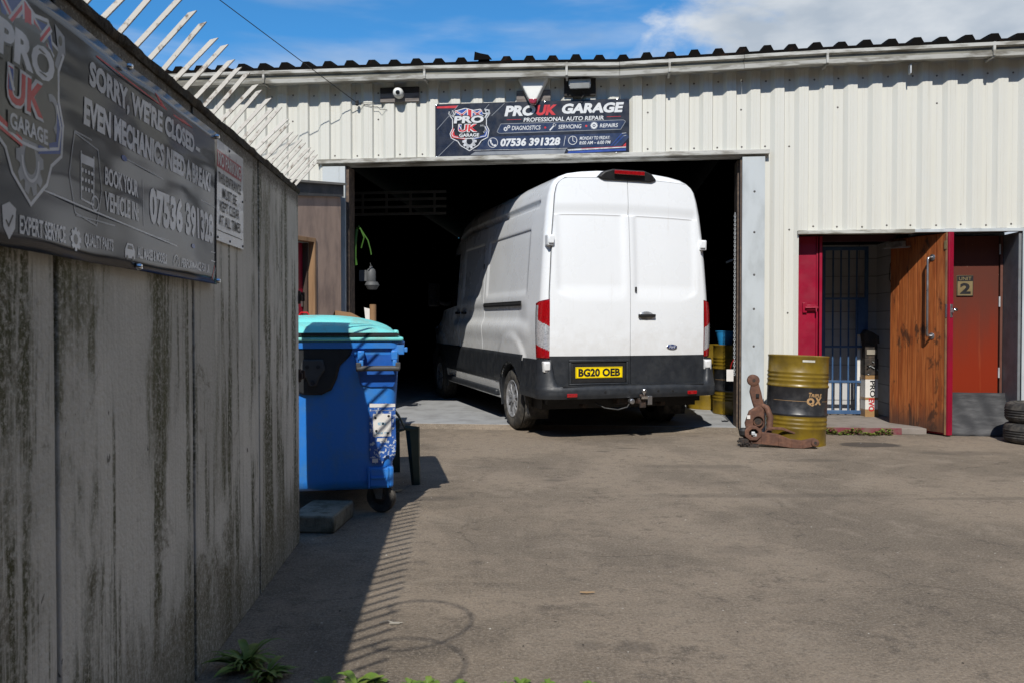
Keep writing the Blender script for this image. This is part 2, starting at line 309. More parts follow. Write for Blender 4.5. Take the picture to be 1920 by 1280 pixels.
# ------------------------------------------------------------------ mesh builder
class MB:
    def __init__(s): s.v = []; s.f = []; s.m = []
    def add(s, vs, fs, mat=0, T=None):
        k = len(s.v)
        s.v += [tuple(T @ Vector(p)) if T is not None else tuple(p) for p in vs]
        for f in fs: s.f.append(tuple(i+k for i in f)); s.m.append(mat)
        return s
    def box(s, x0, x1, y0, y1, z0, z1, mat=0, T=None):
        vs = [(x, y, z) for z in (z0, z1) for y in (y0, y1) for x in (x0, x1)]
        return s.add(vs, [(0, 2, 3, 1), (4, 5, 7, 6), (0, 1, 5, 4), (2, 6, 7, 3), (0, 4, 6, 2), (1, 3, 7, 5)], mat, T)
    def bar(s, p0, p1, w, h, mat=0, up=(0, 0, 1), tip=0):
        p0 = Vector(p0); p1 = Vector(p1); d = (p1-p0).normalized(); up = Vector(up)
        a = d.cross(up); a = a.normalized() if a.length > 1e-5 else Vector((1, 0, 0)); b = a.cross(d).normalized()
        vs = []
        for p, sgn in ((p0, 0), (p1, 1)):
            for i, j in ((-1, -1), (1, -1), (1, 1), (-1, 1)):
                vs.append(p + a*i*w/2 + b*j*h/2 + (d*tip*(-j) if sgn else Vector()))
        return s.add(vs, [(0, 3, 2, 1), (4, 5, 6, 7), (0, 1, 5, 4), (1, 2, 6, 5), (2, 3, 7, 6), (3, 0, 4, 7)], mat)
    def tube(s, pts, r, n=8, mat=0, closed=False):
        pts = [Vector(p) for p in pts]; L = len(pts); rings = []
        rs = r if isinstance(r, (list, tuple)) else [r]*L
        prev = None
        for i, p in enumerate(pts):
            a = pts[(i-1) % L] if (i > 0 or closed) else p; b = pts[(i+1) % L] if (i < L-1 or closed) else p
            d = (b-a); d = d.normalized() if d.length > 1e-9 else Vector((0, 0, 1))
            if prev is None: u = d.orthogonal().normalized()
            else:
                u = prev - d*prev.dot(d); u = u.normalized() if u.length > 1e-6 else d.orthogonal().normalized()
            prev = u; w = d.cross(u)
            rings.append([p+(u*math.cos(2*math.pi*k/n)+w*math.sin(2*math.pi*k/n))*rs[i] for k in range(n)])
        vs = [q for rg in rings for q in rg]; fs = []
        for i in range(L if closed else L-1):
            j = (i+1) % L
            for k in range(n): fs.append((i*n+k, i*n+(k+1) % n, j*n+(k+1) % n, j*n+k))
        if not closed: fs += [tuple(range(n))[::-1], tuple((L-1)*n+k for k in range(n))]
        return s.add(vs, fs, mat)
    def lathe(s, prof, n=48, mat=0, T=None, mats=None):
        vs = [(r*math.cos(2*math.pi*k/n), r*math.sin(2*math.pi*k/n), z) for r, z in prof for k in range(n)]
        for i in range(len(prof)-1):
            fs = [(i*n+k, i*n+(k+1) % n, (i+1)*n+(k+1) % n, (i+1)*n+k) for k in range(n)]
            if i == 0: s.add(vs, fs, mats[i] if mats else mat, T); base = len(s.v)-len(vs)
            else:
                for f in fs: s.f.append(tuple(base+q for q in f)); s.m.append(mats[i] if mats else mat)
        return s
    def grid(s, fn, nu, nv, mat=0, flip=False, keep=None, mf=None):
        vs = [fn(i/nu, j/nv) for i in range(nu+1) for j in range(nv+1)]
        k = len(s.v); s.v += [tuple(p) for p in vs]
        for i in range(nu):
            for j in range(nv):
                if keep and not keep((i+.5)/nu, (j+.5)/nv): continue
                a = i*(nv+1)+j; f = (a, a+nv+1, a+nv+2, a+1)
                if flip: f = f[::-1]
                s.f.append(tuple(q+k for q in f)); s.m.append(mf((i+.5)/nu, (j+.5)/nv) if mf else mat)
        return s
    def prism(s, pts, fn, d, mat=0):
        # outline pts (a,b) -> fn(a,b,depth); depth 0 is the front, d the back
        n = len(pts); vs = [fn(a, b, 0) for a, b in pts]+[fn(a, b, d) for a, b in pts]
        fs = [tuple(range(n)), tuple(range(2*n-1, n-1, -1))]+[(i, i+n, (i+1) % n+n, (i+1) % n) for i in range(n)]
        return s.add(vs, fs, mat)
    def face(s, pts, mat=0): return s.add(pts, [tuple(range(len(pts)))], mat)
    def build(s, name, mats, parent=None, bevel=0, smooth=35, solid=0, loc=None, rz=0, fix=True):
        me = bpy.data.meshes.new(name); me.from_pydata(s.v, [], s.f)
        if not isinstance(mats, (list, tuple)): mats = [mats]
        for m in mats: me.materials.append(m)
        for p, q in zip(me.polygons, s.m): p.material_index = q
        if fix:
            bm = bmesh.new(); bm.from_mesh(me); bmesh.ops.recalc_face_normals(bm, faces=bm.faces); bm.to_mesh(me); bm.free()
        me.update()
        if smooth:
            me.shade_smooth(); me.set_sharp_from_angle(angle=R(smooth))
        o = bpy.data.objects.new(name, me); COL.objects.link(o)
        if parent: o.parent = parent
        if loc: o.location = loc
        o.rotation_euler.z = rz
        if bevel:
            b = o.modifiers.new('bevel', 'BEVEL'); b.width = bevel; b.segments = 2; b.limit_method = 'ANGLE'; b.angle_limit = R(40)
            b.harden_normals = False
        if solid:
            b = o.modifiers.new('solid', 'SOLIDIFY'); b.thickness = solid
        return o
def tag(o, label=None, cat=None, group=None, kind=None):
    if label: o['label'] = label
    if cat: o['category'] = cat
    if group: o['group'] = group
    if kind: o['kind'] = kind
    return o
def thing(name, label, cat, loc=(0, 0, 0), rz=0, group=None):
    o = bpy.data.objects.new(name, None); COL.objects.link(o); o.location = loc; o.rotation_euler.z = rz; o.empty_display_size = .2
    return tag(o, label, cat, group)
def copy_tree(o, parent=None):
    c = o.copy(); COL.objects.link(c); c.parent = parent
    for ch in list(o.children): copy_tree(ch, c)
    return c
# text -> list of verts / faces fitted in a box
def text_geo(txt, x0, x1, y0, y1, bold=.0, shear=0, align=None):
    cu = bpy.data.curves.new('t', 'FONT'); cu.body = txt; cu.size = 1; cu.offset = bold; cu.resolution_u = 3; cu.fill_mode = 'FRONT'
    ob = bpy.data.objects.new('t', cu); COL.objects.link(ob)
    bpy.context.view_layer.update()
    me = bpy.data.meshes.new_from_object(ob.evaluated_get(bpy.context.evaluated_depsgraph_get()))
    vs = [(v.co.x, v.co.y) for v in me.vertices]; fs = [tuple(p.vertices) for p in me.polygons]
    bpy.data.objects.remove(ob); bpy.data.curves.remove(cu); bpy.data.meshes.remove(me)
    ax = min(v[0] for v in vs); bx = max(v[0] for v in vs); ay = min(v[1] for v in vs); by = max(v[1] for v in vs)
    out = []
    for x, y in vs:
        q = (y-ay)/(by-ay); X = x0+(x-ax)/(bx-ax)*(x1-x0-abs(shear)*(y1-y0)); out.append((X+shear*q*(y1-y0), y0+q*(y1-y0)))
    return out, fs
class Deco:
    """flat printing on a board: fn(a,b,h) gives the point at height h above the board"""
    def __init__(s, fn): s.fn = fn; s.mb = MB()
    def text(s, t, x0, x1, y0, y1, mat, h=.002, **k):
        vs, fs = text_geo(t, x0, x1, y0, y1, **k); s.mb.add([s.fn(a, b, h) for a, b in vs], fs, mat)
    def poly(s, pts, mat, h=.001): s.mb.add([s.fn(a, b, h) for a, b in pts], [tuple(range(len(pts)))], mat)
    def line(s, pts, w, mat, h=.0015, closed=False):
        L = len(pts)
        for i in range(L if closed else L-1):
            (a, b), (c, d) = pts[i], pts[(i+1) % L]; l = math.hypot(c-a, d-b) or 1; nx, ny = -(d-b)/l*w/2, (c-a)/l*w/2
            ex, ey = (c-a)/l*w*.3, (d-b)/l*w*.3
            s.poly([(a+nx-ex, b+ny-ey), (c+nx+ex, d+ny+ey), (c-nx+ex, d-ny+ey), (a-nx-ex, b-ny-ey)], mat, h)
    def disc(s, x, y, r, mat, h=.001, n=20, sx=1): s.poly([(x+r*sx*math.cos(2*math.pi*k/n), y+r*math.sin(2*math.pi*k/n)) for k in range(n)], mat, h)
    def ring(s, x, y, r, w, mat, h=.0015, sx=1, a0=0, a1=360, n=24):
        pts = [(x+r*sx*math.cos(R(a0+(a1-a0)*k/n)), y+r*math.sin(R(a0+(a1-a0)*k/n))) for k in range(n+1)]; s.line(pts, w, mat, h)
    def gear(s, x, y, r, mat, hole, h=.0012, teeth=8, sx=1):
        pts = []
        for k in range(teeth):
            for da, rr in ((-.42, .76), (-.22, 1), (.22, 1), (.42, .76)):
                a = 2*math.pi*(k+da)/teeth; pts.append((x+r*rr*sx*math.cos(a), y+r*rr*math.sin(a)))
        s.poly(pts, mat, h); s.disc(x, y, r*.42, hole, h+.0006, sx=sx)
    def build(s, name, mats, parent): return s.mb.build(name, mats, parent, smooth=0, fix=False)
def emblem(D, cx, cy, k, ms, h=.001, kx=1):
    """shield emblem in units; ms: dict of slot numbers"""
    P = lambda pts: [(cx+x*k*kx, cy+y*k) for x, y in pts]
    out = [(-.93, .60), (-.80, .42), (-.80, .02), (-.92, -.22), (-.86, -.42), (-.56, -.56), (-.42, -.76), (0, -1.0), (.42, -.76), (.56, -.56), (.86, -.42), (.92, -.10), (.80, .12), (.80, .42), (.93, .60), (.62, .66), (.52, .84), (.2, .80), (-.2, .90), (-.62, .80), (-.72, .60)]
    D.poly(P(out), ms['k'], h); D.line(P(out), .035*k, ms['w'], h+.0004, True)
    # gear behind the point of the shield
    D.gear(cx, cy-.58*k, .34*k, ms['g'], ms['k'], h+.0006, 10, kx)
    D.ring(cx, cy-.58*k, .20*k, .03*k, ms['w'], h+.0018, kx, 180, 360)
    # flag ribbon on top
    fl = [(-.66, .78), (-.2, .87), (.2, .77), (.56, .80), (.66, .52), (.2, .46), (-.2, .50), (-.56, .46)]
    D.poly(P(fl), ms['b'], h+.0008)
    for a, b in (((-.66, .78), (-.1, .48)), ((-.56, .46), (-.05, .84)), ((.12, .76), (.62, .52)), ((.16, .48), (.56, .78))):
        D.line(P([a, b]), .09*k, ms['w'], h+.0012); D.line(P([a, b]), .035*k, ms['r'], h+.0016)
    D.poly(P([(-.12, .87), (.16, .80), (.14, .46), (-.10, .48)]), ms['w'], h+.002); D.poly(P([(-.07, .86), (.10, .81), (.09, .46), (-.06, .48)]), ms['r'], h+.0024)
    # spanner and piston
    D.ring(cx-.86*k*kx, cy+.70*k, .11*k, .06*k, ms['g'], h+.0012, kx, 150, 420); D.line(P([(-.80, .60), (-.62, .42)]), .08*k, ms['g'], h+.0012)
    D.poly(P([(.70, .86), (.95, .80), (.98, .62), (.78, .62)]), ms['g'], h+.0012); D.disc(cx+.84*k*kx, cy+.73*k, .05*k, ms['k'], h+.0016, sx=kx); D.line(P([(.84, .62), (.74, .46)]), .07*k, ms['g'], h+.0012)
    D.poly(P([(-.76, .06), (-.88, -.22), (-.82, -.40), (-.2, -.50), (-.2, -.42), (-.70, -.30)]), ms['r'], h+.0028); D.poly(P([(.76, .10), (.88, -.12), (.82, -.40), (.2, -.50), (.2, -.42), (.70, -.30)]), ms['b'], h+.0028)
    D.line(P([(-.72, -.02), (-.84, -.24), (-.76, -.36), (-.2, -.46), (.2, -.46), (.76, -.36), (.84, -.14), (.74, .06)]), .03*k, ms['w'], h+.0034)
    D.ring(cx+.60*k*kx, cy-.05*k, .16*k, .07*k, ms['g'], h+.003, kx, -60, 110)
    def T(t, x0, x1, y0, y1, m, hh, **q): D.text(t, cx+x0*k*kx, cx+x1*k*kx, cy+y0*k, cy+y1*k, m, h+hh, **q)
    T('PRO', -.78, .74, .19, .60, ms['k'], .0038, bold=.09, shear=.12); T('PRO', -.74, .70, .23, .56, ms['w'], .0044, bold=.045, shear=.12)
    T('UK', -.56, .42, -.18, .20, ms['w'], .0038, bold=.08, shear=.1); T('UK', -.53, .39, -.15, .17, ms['r'], .0044, bold=.03, shear=.1)
    D.poly(P([(-.48, .16), (-.38, .16), (-.40, -.04), (-.50, -.04)]), ms['b'], h+.005); D.line(P([(-.49, .14), (-.39, -.02)]), .04*k, ms['w'], h+.0054)
    D.poly(P([(-.52, -.41), (.50, -.41), (.47, -.20), (-.52, -.22)]), ms['k'], h+.004)
    T('GARAGE', -.48, .46, -.38, -.23, ms['w'], .0048, bold=.03)

# ------------------------------------------------------------------ setting
g = MB(); g.box(-60, 60, -60, 60, -.3, 0); tag(g.build('ground', asphalt, smooth=0), kind='structure')
FA = R(-6.1); FO = Vector((0, 8.974, 0)); FE = Vector((math.cos(FA), math.sin(FA), 0)); FN = Vector((-math.sin(FA), math.cos(FA), 0))
def F(t, off=0, z=0): p = FO+FE*t+FN*off; return Vector((p.x, p.y, z))   # building frame: t along the front, off into the building
def fthing(name, label, cat, t, off, z, group=None, drz=0): return thing(name, label, cat, F(t, off, z), FA+drz, group)

# unseen brick blocks added outside the frame to cut the sky light
blocker_m = M('dark brick', (.10, .055, .04), .9, col2=(.06, .04, .03), scale=4)
def sky_blocker(name, label, x0, x1, y0, y1, h):
    b = thing(name, label, 'building', (x0, y0, 0)); q = MB(); q.box(0, x1-x0, 0, y1-y0, 0, h); q.build('wall', blocker_m, b)
    q = MB(); q.prism([(-.2, h), (x1-x0+.2, h), ((x1-x0)/2, h+.8)], lambda a, c, d: (a, d-.1, c), y1-y0+.2); q.build('roof', M('slate', (.05, .05, .055), .7), b)
sky_blocker('sky_blocker_back', 'unseen brick block added behind the viewer to cut sky light', -9, 12, -16, -10.5, 8.3)
sky_blocker('sky_blocker_right', 'long unseen brick block added on the right to cut sky light', 7.6, 13, -9.5, 7.4, 8)
sky_blocker('sky_blocker_left', 'unseen brick block added beyond the left wall to cut sky light', -12, -5.6, -9.5, 4.6, 7.2)
# ------------------------------------------------------------------ warehouse
B = thing('warehouse', 'long low cream metal clad workshop with dark corrugated roof edge and open roller door', 'building', FO, FA)
PIT = .253; C0 = 1.50
def prof(t0, t1):
    pts = []
    k = math.floor((t0-C0)/PIT)-1
    while C0+k*PIT < t1+PIT:
        c = C0+k*PIT
        for d, o in ((-.050, 0), (-.004, 0), (-.002, -.002), (.002, -.002), (.004, 0), (.050, 0), (.094, -.034), (.118, -.034), (.121, -.036), (.146, -.036), (.149, -.034), (.191, -.034)):
            pts.append((c+d, o))
        k += 1
    pts = [(p, o) for p, o in pts if t0 < p < t1]
    full = pts
    def at(t):
        u = (t-C0+.050) % PIT-.050
        if u <= .050: return 0
        if u < .094: return -.034*(u-.050)/.044
        if u < .191: return -.034
        return -.034*(1-(u-.191)/(.203-.191))
    return [(t0, at(t0))]+full+[(t1, at(t1))]
def clad(mb, t0, t1, z0, z1, rowz=None):
    zs = [z0, z1]
    pr = prof(t0, t1)
    for (a, oa), (b, ob) in zip(pr, pr[1:]):
        mb.face([(a, oa, z0), (b, ob, z0), (b, ob, z1), (a, oa, z1)])
c = MB()
for r in ((-7, -2.185, 0, 3.98), (-2.185, 2.757, 3.075, 3.98), (2.757, 3.115, 0, 3.98), (3.115, 5.42, 2.195, 3.98), (5.42, 9, 0, 3.98)): clad(c, *r)
# screws and lap lines
s = c; rs = random.Random(3)
k = -34
while C0+k*PIT < 8:
    t = C0+k*PIT
    rows = [3.82]
    if -2.2 < t < 2.77 : rows.append(3.115)
    if 3.12 < t < 5.4: rows.append(2.235)
    if 2.77 < t < 3.11: rows += [.4, 1.3, 2.2, 3.1]
    if k % 4 == 0: rows.append(3.52)
    if t < -2.2: rows += [3.05]
    for z in rows:
        s.lathe([(0, -.006), (.006, -.006), (.009, -.002), (.011, 0)], 8, 1, Matrix.Translation((t+rs.uniform(-.006, .006), -.0005, z+rs.uniform(-.008, .008))) @ Matrix.Rotation(R(-90), 4, 'X'))
    k += 1
c.build('cladding', [clad_m, M('weathered screw', (.12, .11, .10), .6)], B, smooth=0, fix=False)
# flashing strips
f = MB(); f.box(-2.24, 2.80, -.075, .02, 3.02, 3.068); f.box(-2.24, 2.80, -.02, .10, 3.0, 3.02); f.build('lintel_flashing', gutter_m, B, bevel=.003)
f = MB(); f.box(3.10, 4.30, -.07, .02, 2.150, 2.190); f.build('door_flashing', gutter_m, B, bevel=.003)
f = MB(); f.box(4.30, 5.45, -.045, .02, 2.158, 2.192); f.build('door_flashing', pale_blue, B, bevel=.003)
# jambs
track_m = M('rusty dark track', (.07, .05, .04), .8, col2=(.14, .10, .07), scale=20)
f = MB(); f.box(2.525, 2.755, -.05, -.042, .0, 2.995); f.box(2.517, 2.525, -.05, .30, .0, 2.995); jb = f
f = MB(); f.box(2.500, 2.515, -.02, .0, .02, 2.99); f.box(2.49, 2.516, .1, .3, .02, 2.99); f.build('door_track', track_m, B)
s = jb
for z in (2.62, 2.18, 1.72, 1.35, .95, .55): s.lathe([(0, -.007), (.008, -.006), (.013, 0)], 8, 1, Matrix.Translation((2.645, -.0505, z)) @ Matrix.Rotation(R(-90), 4, 'X'))
s.build('steel_jamb', [pale_blue, M('bolt grey', (.1, .1, .1), .6)], B)
f = MB(); f.box(-2.18, -1.985, -.05, -.042, .0, 2.99); f.box(-1.985, -1.915, -.046, .2, .0, 2.99); f.build('steel_jamb', pale_blue, B, bevel=.002)
f = MB(); f.box(-1.913, -1.88, -.01, .2, .02, 2.99); f.build('door_track', track_m, B)
# gutter: box section with brackets
def sag(t):
    tab = [(-7, .01), (-3.8, .01), (-1.9, .003), (.1, -.008), (1.19, -.036), (2.5, -.008), (3.4, .016), (5.3, .038), (9, .06)]
    for (a, p), (b, q) in zip(tab, tab[1:]):
        if t <= b: return p+(q-p)*(t-a)/(b-a)
    return .06
gt = MB()
gp = [(-.045, 3.925), (-.215, 3.902), (-.222, 3.945), (-.200, 3.95), (-.200, 3.995), (-.235, 4.005), (-.235, 4.04), (-.225, 4.04), (-.225, 4.005), (-.190, 3.99), (-.190, 3.95), (-.04, 3.94)]
segs = [-7, -4.6, -2.8, -.95, .62, 1.19, 1.72, 2.5, 3.35, 5.0, 6.8, 9]
for i, (a, b_) in enumerate(zip(segs, segs[1:])):
    dz = sag(a)+rs.uniform(-.003, .003); dz2 = sag(b_)+rs.uniform(-.003, .003); n = len(gp)
    vs = [(a+.002, o, z+dz) for o, z in gp]+[(b_-.002, o, z+dz2) for o, z in gp]
    gt.add(vs, [(j, (j+1) % n, n+(j+1) % n, n+j) for j in range(n) if j != 3]+[tuple(range(n)), tuple(range(2*n-1, n-1, -1))])
    gt.add(vs, [(3, 4, n+4, n+3)], 1)
gt.build('gutter', [gutter_m, M('grimy gutter recess', (.22, .215, .18), .8, col2=(.09, .085, .07), scale=6, stretch=(.5, 1, 2))], B, smooth=0)
for a in segs[1:-1]:
    if a in (1.19, 2.5): continue
    g_ = sag(a); q = MB(); q.box(a-.013, a+.013, -.222, -.04, 3.890+g_, 3.900+g_); q.box(a-.013, a+.013, -.238, -.200, 3.900+g_, 4.042+g_); q.build('gutter_bracket', gutter_m, B, bevel=.003)
q = MB(); q.box(4.20, 4.215, -.17, -.10, 3.80, 3.90); q.build('gutter_bracket', galv, B, bevel=.004)
# roof sheet
rf = MB(); rp = 0.253
ts = []; x = -7
while x < 9:
    h = rs.uniform(-.006, .006)
    for d, z in ((0, 0), (.065, 0), (.095, .052+h), (.165, .052+h), (.195, 0)): ts.append((x+d, z))
    x += rp
rows = [(-.19, 4.085), (-.12, 4.095), (3, 4.40), (8, 4.95)]
idx = len(rows); nn = len(ts)
rf.add([(t, o, zb+z+(sag(t) if o < 0 else 0)) for o, zb in rows for t, z in ts]+[(t, rows[0][0], rows[0][1]-.045+sag(t)) for t, z in ts],
       [(r*nn+i, r*nn+i+1, (r+1)*nn+i+1, (r+1)*nn+i) for r in range(idx-1) for i in range(nn-1)]+[(idx*nn+i, idx*nn+i+1, i+1, i) for i in range(nn-1)])
rf.build('roof', roof_m, B, smooth=0, solid=.006)
q = MB(); q.prism([(-1.0, 4.05), (-.80, 4.05), (-.84, 4.10), (-.93, 4.12), (-.99, 4.14)], lambda a, b, d: (a+.9-.30, -.21+d, b+.04), .02); q.build('lifted_roof_flap', roof_m, B)
# interior shell
f = MB()
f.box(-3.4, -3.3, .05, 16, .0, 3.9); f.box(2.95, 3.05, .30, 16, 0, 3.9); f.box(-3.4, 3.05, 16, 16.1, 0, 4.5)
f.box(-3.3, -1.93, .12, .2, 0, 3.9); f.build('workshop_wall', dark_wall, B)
f = MB(); f.box(-7, 9, -.03, 16.1, 3.99, 4.02); f.build('ceiling', lining_dark, B)
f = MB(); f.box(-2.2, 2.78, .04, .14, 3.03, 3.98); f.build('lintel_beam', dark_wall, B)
# recess of the small doorway
f = MB(); f.box(3.05, 3.12, .02, 2.0, 0, 3.9); f.box(3.12, 4.56, 1.66, 1.76, .0, 2.6); f.box(4.49, 4.56, .62, 1.66, 0, 2.6); f.build('blockwork_wall', blocks_m, B, smooth=0)
f = MB(); f.box(3.05, 5.45, .03, 2.0, 2.20, 2.24); f.build('porch_ceiling', dark_wall, B)
f = MB(); f.box(4.37, 4.56, .50, .62, 0, 2.19); f.box(3.36, 3.42, .40, .46, 0, 2.19); f.box(3.42, 4.32, .52, .60, 2.13, 2.195)
f.build('dark_door_frame', M('deep maroon frame', (.05, .006, .012), .5), B)
f = MB(); f.box(3.12, 3.345, .14, .18, 0, 2.148); f.box(3.345, 3.362, .125, .20, 0, 2.148); f.box(3.375, 3.405, .12, .20, 0, 2.148); f.build('crimson_side_panel', crimson, B, bevel=.003)
q = MB(); q.box(3.235, 3.345, .105, .139, 1.335, 1.395); q.box(3.20, 3.245, .115, .139, 1.31, 1.42); q.tube([(3.22, .095, 1.365), (3.36, .095, 1.365)], .011, 8); q.tube([(3.335, .095, 1.365), (3.335, .08, 1.31)], .007, 6); q.build('slide_bolt', crimson, B, bevel=.003)
f = MB(); f.box(4.43, 5.42, .40, .48, 0, 2.19); f.build('grey_jamb_wall', pale_blue, B, bevel=.002); f = MB(); f.box(5.36, 5.42, -.02, .398, .0, 2.155); f.build('jamb_reveal', M('grey reveal', (.17, .18, .19), .7), B, bevel=.002)
f = MB(); f.box(5.385, 5.46, -.052, -.04, .0, 2.157); f.build('steel_jamb', pale_blue, B, bevel=.002)
# threshold slabs
f = MB(); f.box(-1.91, 2.515, .10, 16, .0, .05); ff = f.build('garage_floor', floor_m, loc=FO, rz=FA, bevel=.01); tag(ff, kind='structure')
f = MB(); f.prism([(.099, .0), (.099, .047), (.0, .006), (-.02, .0)], lambda a, b, d: (-1.91+d, a, b), 4.425); tag(f.build('ramp', asphalt, loc=FO, rz=FA, smooth=0), kind='structure')
f = MB(); f.box(-3.4, -1.91, .2, 16, 0, .05); f.box(2.515, 2.95, .3, 16, 0, .05); tag(f.build('side_floor', floor_m, loc=FO, rz=FA), kind='structure')
st = fthing('doorstep', 'concrete doorstep with crimson painted front edge below the blue barred gate', 'doorstep', 3.12, 0, 0)
f = MB(); f.box(0, 1.36, .045, 1.62, 0, .068); f.build('slab', step_conc, st, bevel=.006)
f = MB(); f.box(.05, 1.10, .030, .044, .0, .070); f.build('painted_edge', M('dusty crimson', (.17, .03, .045), .8, col2=(.16, .10, .08), scale=12), st, bevel=.003)

# unit 2 door
U = fthing('unit_door', 'closed faded orange brown door with the number plate UNIT 2, right of the open plank door', 'door', 4.50, .30, 0)
f = MB(); f.box(0, .815, 0, .045, .03, 2.15); f.build('door_panel', orange_m, U, bevel=.004)
f = MB(); f.box(.828, .855, -.01, .05, .03, 2.15); f.build('frame', M('chipped frame', (.12, .045, .03), .6), U, bevel=.003)
for z in (2.0, 1.43, .66):
    q = MB(); q.tube([(.822, -.008, z-.055), (.822, -.008, z+.055)], .009, 8); q.build('hinge', galv, U)
pl = MB(); pl.box(.375, .55, -.012, 0, 1.49, 1.72); po = pl.build('number_plate', gold, U, bevel=.006)
D = Deco(lambda a, b, h: (a, -.012-h, b)); D.poly([(.383, 1.655), (.542, 1.655), (.542, 1.712), (.383, 1.712)], 1)
D.text('UNIT', .397, .527, 1.665, 1.702, 0, bold=.01); D.text('2', .41, .52, 1.515, 1.635, 1, bold=.04)
D.line([(.381, 1.496), (.544, 1.496), (.544, 1.714), (.381, 1.714)], .006, 1, .001, True)
D.build('lettering', [gold, ink], po)
k_ = MB()
def kick(u, v): # rubber sheet leaning at the bottom of the door
    t = .17+u*.75; z = .004+v*.44
    return (t, -.06-(1-v)**1.4*.25+.012*math.sin(u*17+v*3)+.01*math.sin(u*7), z+.006*math.sin(u*23)*(1-v))
k_.grid(kick, 40, 14)
kk = k_.build('kick_sheet', blk_sheet, loc=F(4.50, .30), rz=FA, solid=.006); tag(kk, 'scuffed grey black rubber sheet leaning against the foot of the orange door', 'rubber sheet')

# blue barred gate
G = fthing('barred_gate', 'blue barred metal gate standing in the small doorway behind the drum', 'gate', 3.725, 1.30, .085)
gb = MB()
for x0 in (.0, .510): gb.box(x0, x0+.04, 0, .035, 0, 2.06)
gb.box(.04, .51, 0, .035, 0, .045); gb.box(.04, .51, 0, .035, 2.015, 2.06)
for z in (.40, .83, 1.42): gb.box(.04, .51, .004, .03, z-.014, z+.014)
gb.box(.425, .51, -.006, .034, .98, 1.42)
gb.build('frame', gate_blue, G, bevel=.003)
for i in range(4):
    q = MB(); x0 = .04+.47*(i+1)/5; q.tube([(x0, .017, .045), (x0, .017, 2.015)], .011, 8); q.build('bar', gate_blue, G)
q = MB(); q.box(.44, .475, .05, .08, .0, 1.2); q.build('white_upright', box_white, G)
# fix: gate right edge to x=1622 handled by width .64
# things by the gate
bx = fthing('long_carton', 'tall narrow white carton printed PRO EVO standing right of the blue gate', 'carton', 4.205, 1.17, .069, drz=R(4))
f = MB(); f.box(0, .155, 0, .15, 0, .50); f.build('carton_body', box_white, bx, bevel=.003)
for z0, z1 in ((-.001, .09), (.205, .235), (.455, .503)): f = MB(); f.box(-.0015, .1565, -.0015, .1515, z0, z1); f.build('parcel_tape', tape, bx)
D = Deco(lambda a, b, h: (b, -.003-h, a)); 
vs, fs = text_geo('PRO', 0, .20, 0, .062, bold=.02); D.mb.add([(.055+b*1.0, -.004, .44-a) for a, b in vs], fs, 0)
vs, fs = text_geo('EVO', 0, .16, 0, .062, bold=.03); D.mb.add([(.04+b*1.1, -.004, .225-a) for a, b in vs], fs, 1)
D.build('lettering', [ink, r_ink], bx)
b2 = fthing('scuffed_carton', 'dark scuffed carton full of scraps on top of the white carton', 'carton', 4.20, 1.175, .573)
f = MB(); f.box(0, .16, 0, .15, 0, .20); f.box(.005, .15, .01, .14, .20, .40); f.prism([(0, .40), (.17, .38), (.165, .47), (.09, .52), (.02, .55), (-.02, .50)], lambda a, b, d: (a, .0+d, b), .14); f.build('carton_body', dark_card, b2, bevel=.004)
f = MB(); f.box(.02, .13, -.004, 0, .25, .31); f.build('paper_label', M('faded label', (.3, .27, .22), .7), b2)
for i in range(9):
    f = MB(); a = Vector((rs.uniform(.01, .14), -.012, rs.uniform(.01, .16))); f.bar(a, a+Vector((rs.uniform(-.04, .04), -.006, rs.uniform(-.03, .03))), .012, .006, i % 2); f.build('scrap', [galv, black], b2)
q = MB(); q.tube([(0, 0, 0), (-.05, -.02, -.08), (-.06, -.02, -.25), (-.01, -.03, -.38), (.0, -.03, -.48)], .004, 6); q.box(-.02, .02, -.04, -.01, -.53, -.47)
tag(q.build('hanging_cable', wire_m, loc=F(4.46, .98, 1.98), rz=FA), 'thin black cable with plug hanging on the blockwork in the small doorway', 'cable')

# plank door
DR = thing('plank_door', 'tall varnished plank door swung open, crimson outer edge and long steel pull handle', 'door', (4.31, 9.08, .015), R(-66.8))
f = MB(); xs = [0, .115, .232, .352, .468, .586, .70]
for i, (a, b_) in enumerate(zip(xs, xs[1:])): f.box(a+.0025, b_-.0025, rs.uniform(-.002, .002), .03, .02, 2.13)
f.build('planks', wood_m, DR, bevel=.003, smooth=0); f = MB(); f.box(.001, .70, .012, .029, .022, 2.128); f.build('backing', ink, DR)
f = MB(); f.box(.702, .728, -.004, .03, .0, 2.135); f.build('edge_strip', M('bare worn timber edge', (.30, .17, .08), .7, col2=(.12, .07, .04), scale=14, stretch=(1, 1, .3)), DR, bevel=.002)
f = MB(); f.box(.0, .75, .031, .060, .0, 2.14); f.box(.729, .752, -.006, .059, .0, 2.14); f.build('outer_face', crimson, DR, bevel=.002)
f = MB(); x0 = .545
f.tube([(x0, 0, 1.885), (x0, -.045, 1.885), (x0, -.062, 1.878), (x0-.004, -.068, 1.86), (x0-.004, -.068, 1.07), (x0, -.062, 1.05), (x0, -.045, 1.043), (x0, 0, 1.043)], .0125, 12)
for z in (1.885, 1.043): f.lathe([(0, 0), (.034, 0), (.036, .006), (.02, .012), (.013, .014)], 20, 0, Matrix.Translation((x0, -.001, z)) @ Matrix.Rotation(R(90), 4, 'X'))
f.build('pull_handle', steel, DR)
f = MB(); f.box(-.02, .21, -.055, -.004, 2.035, 2.10); f.build('door_closer', silver, DR, bevel=.006)
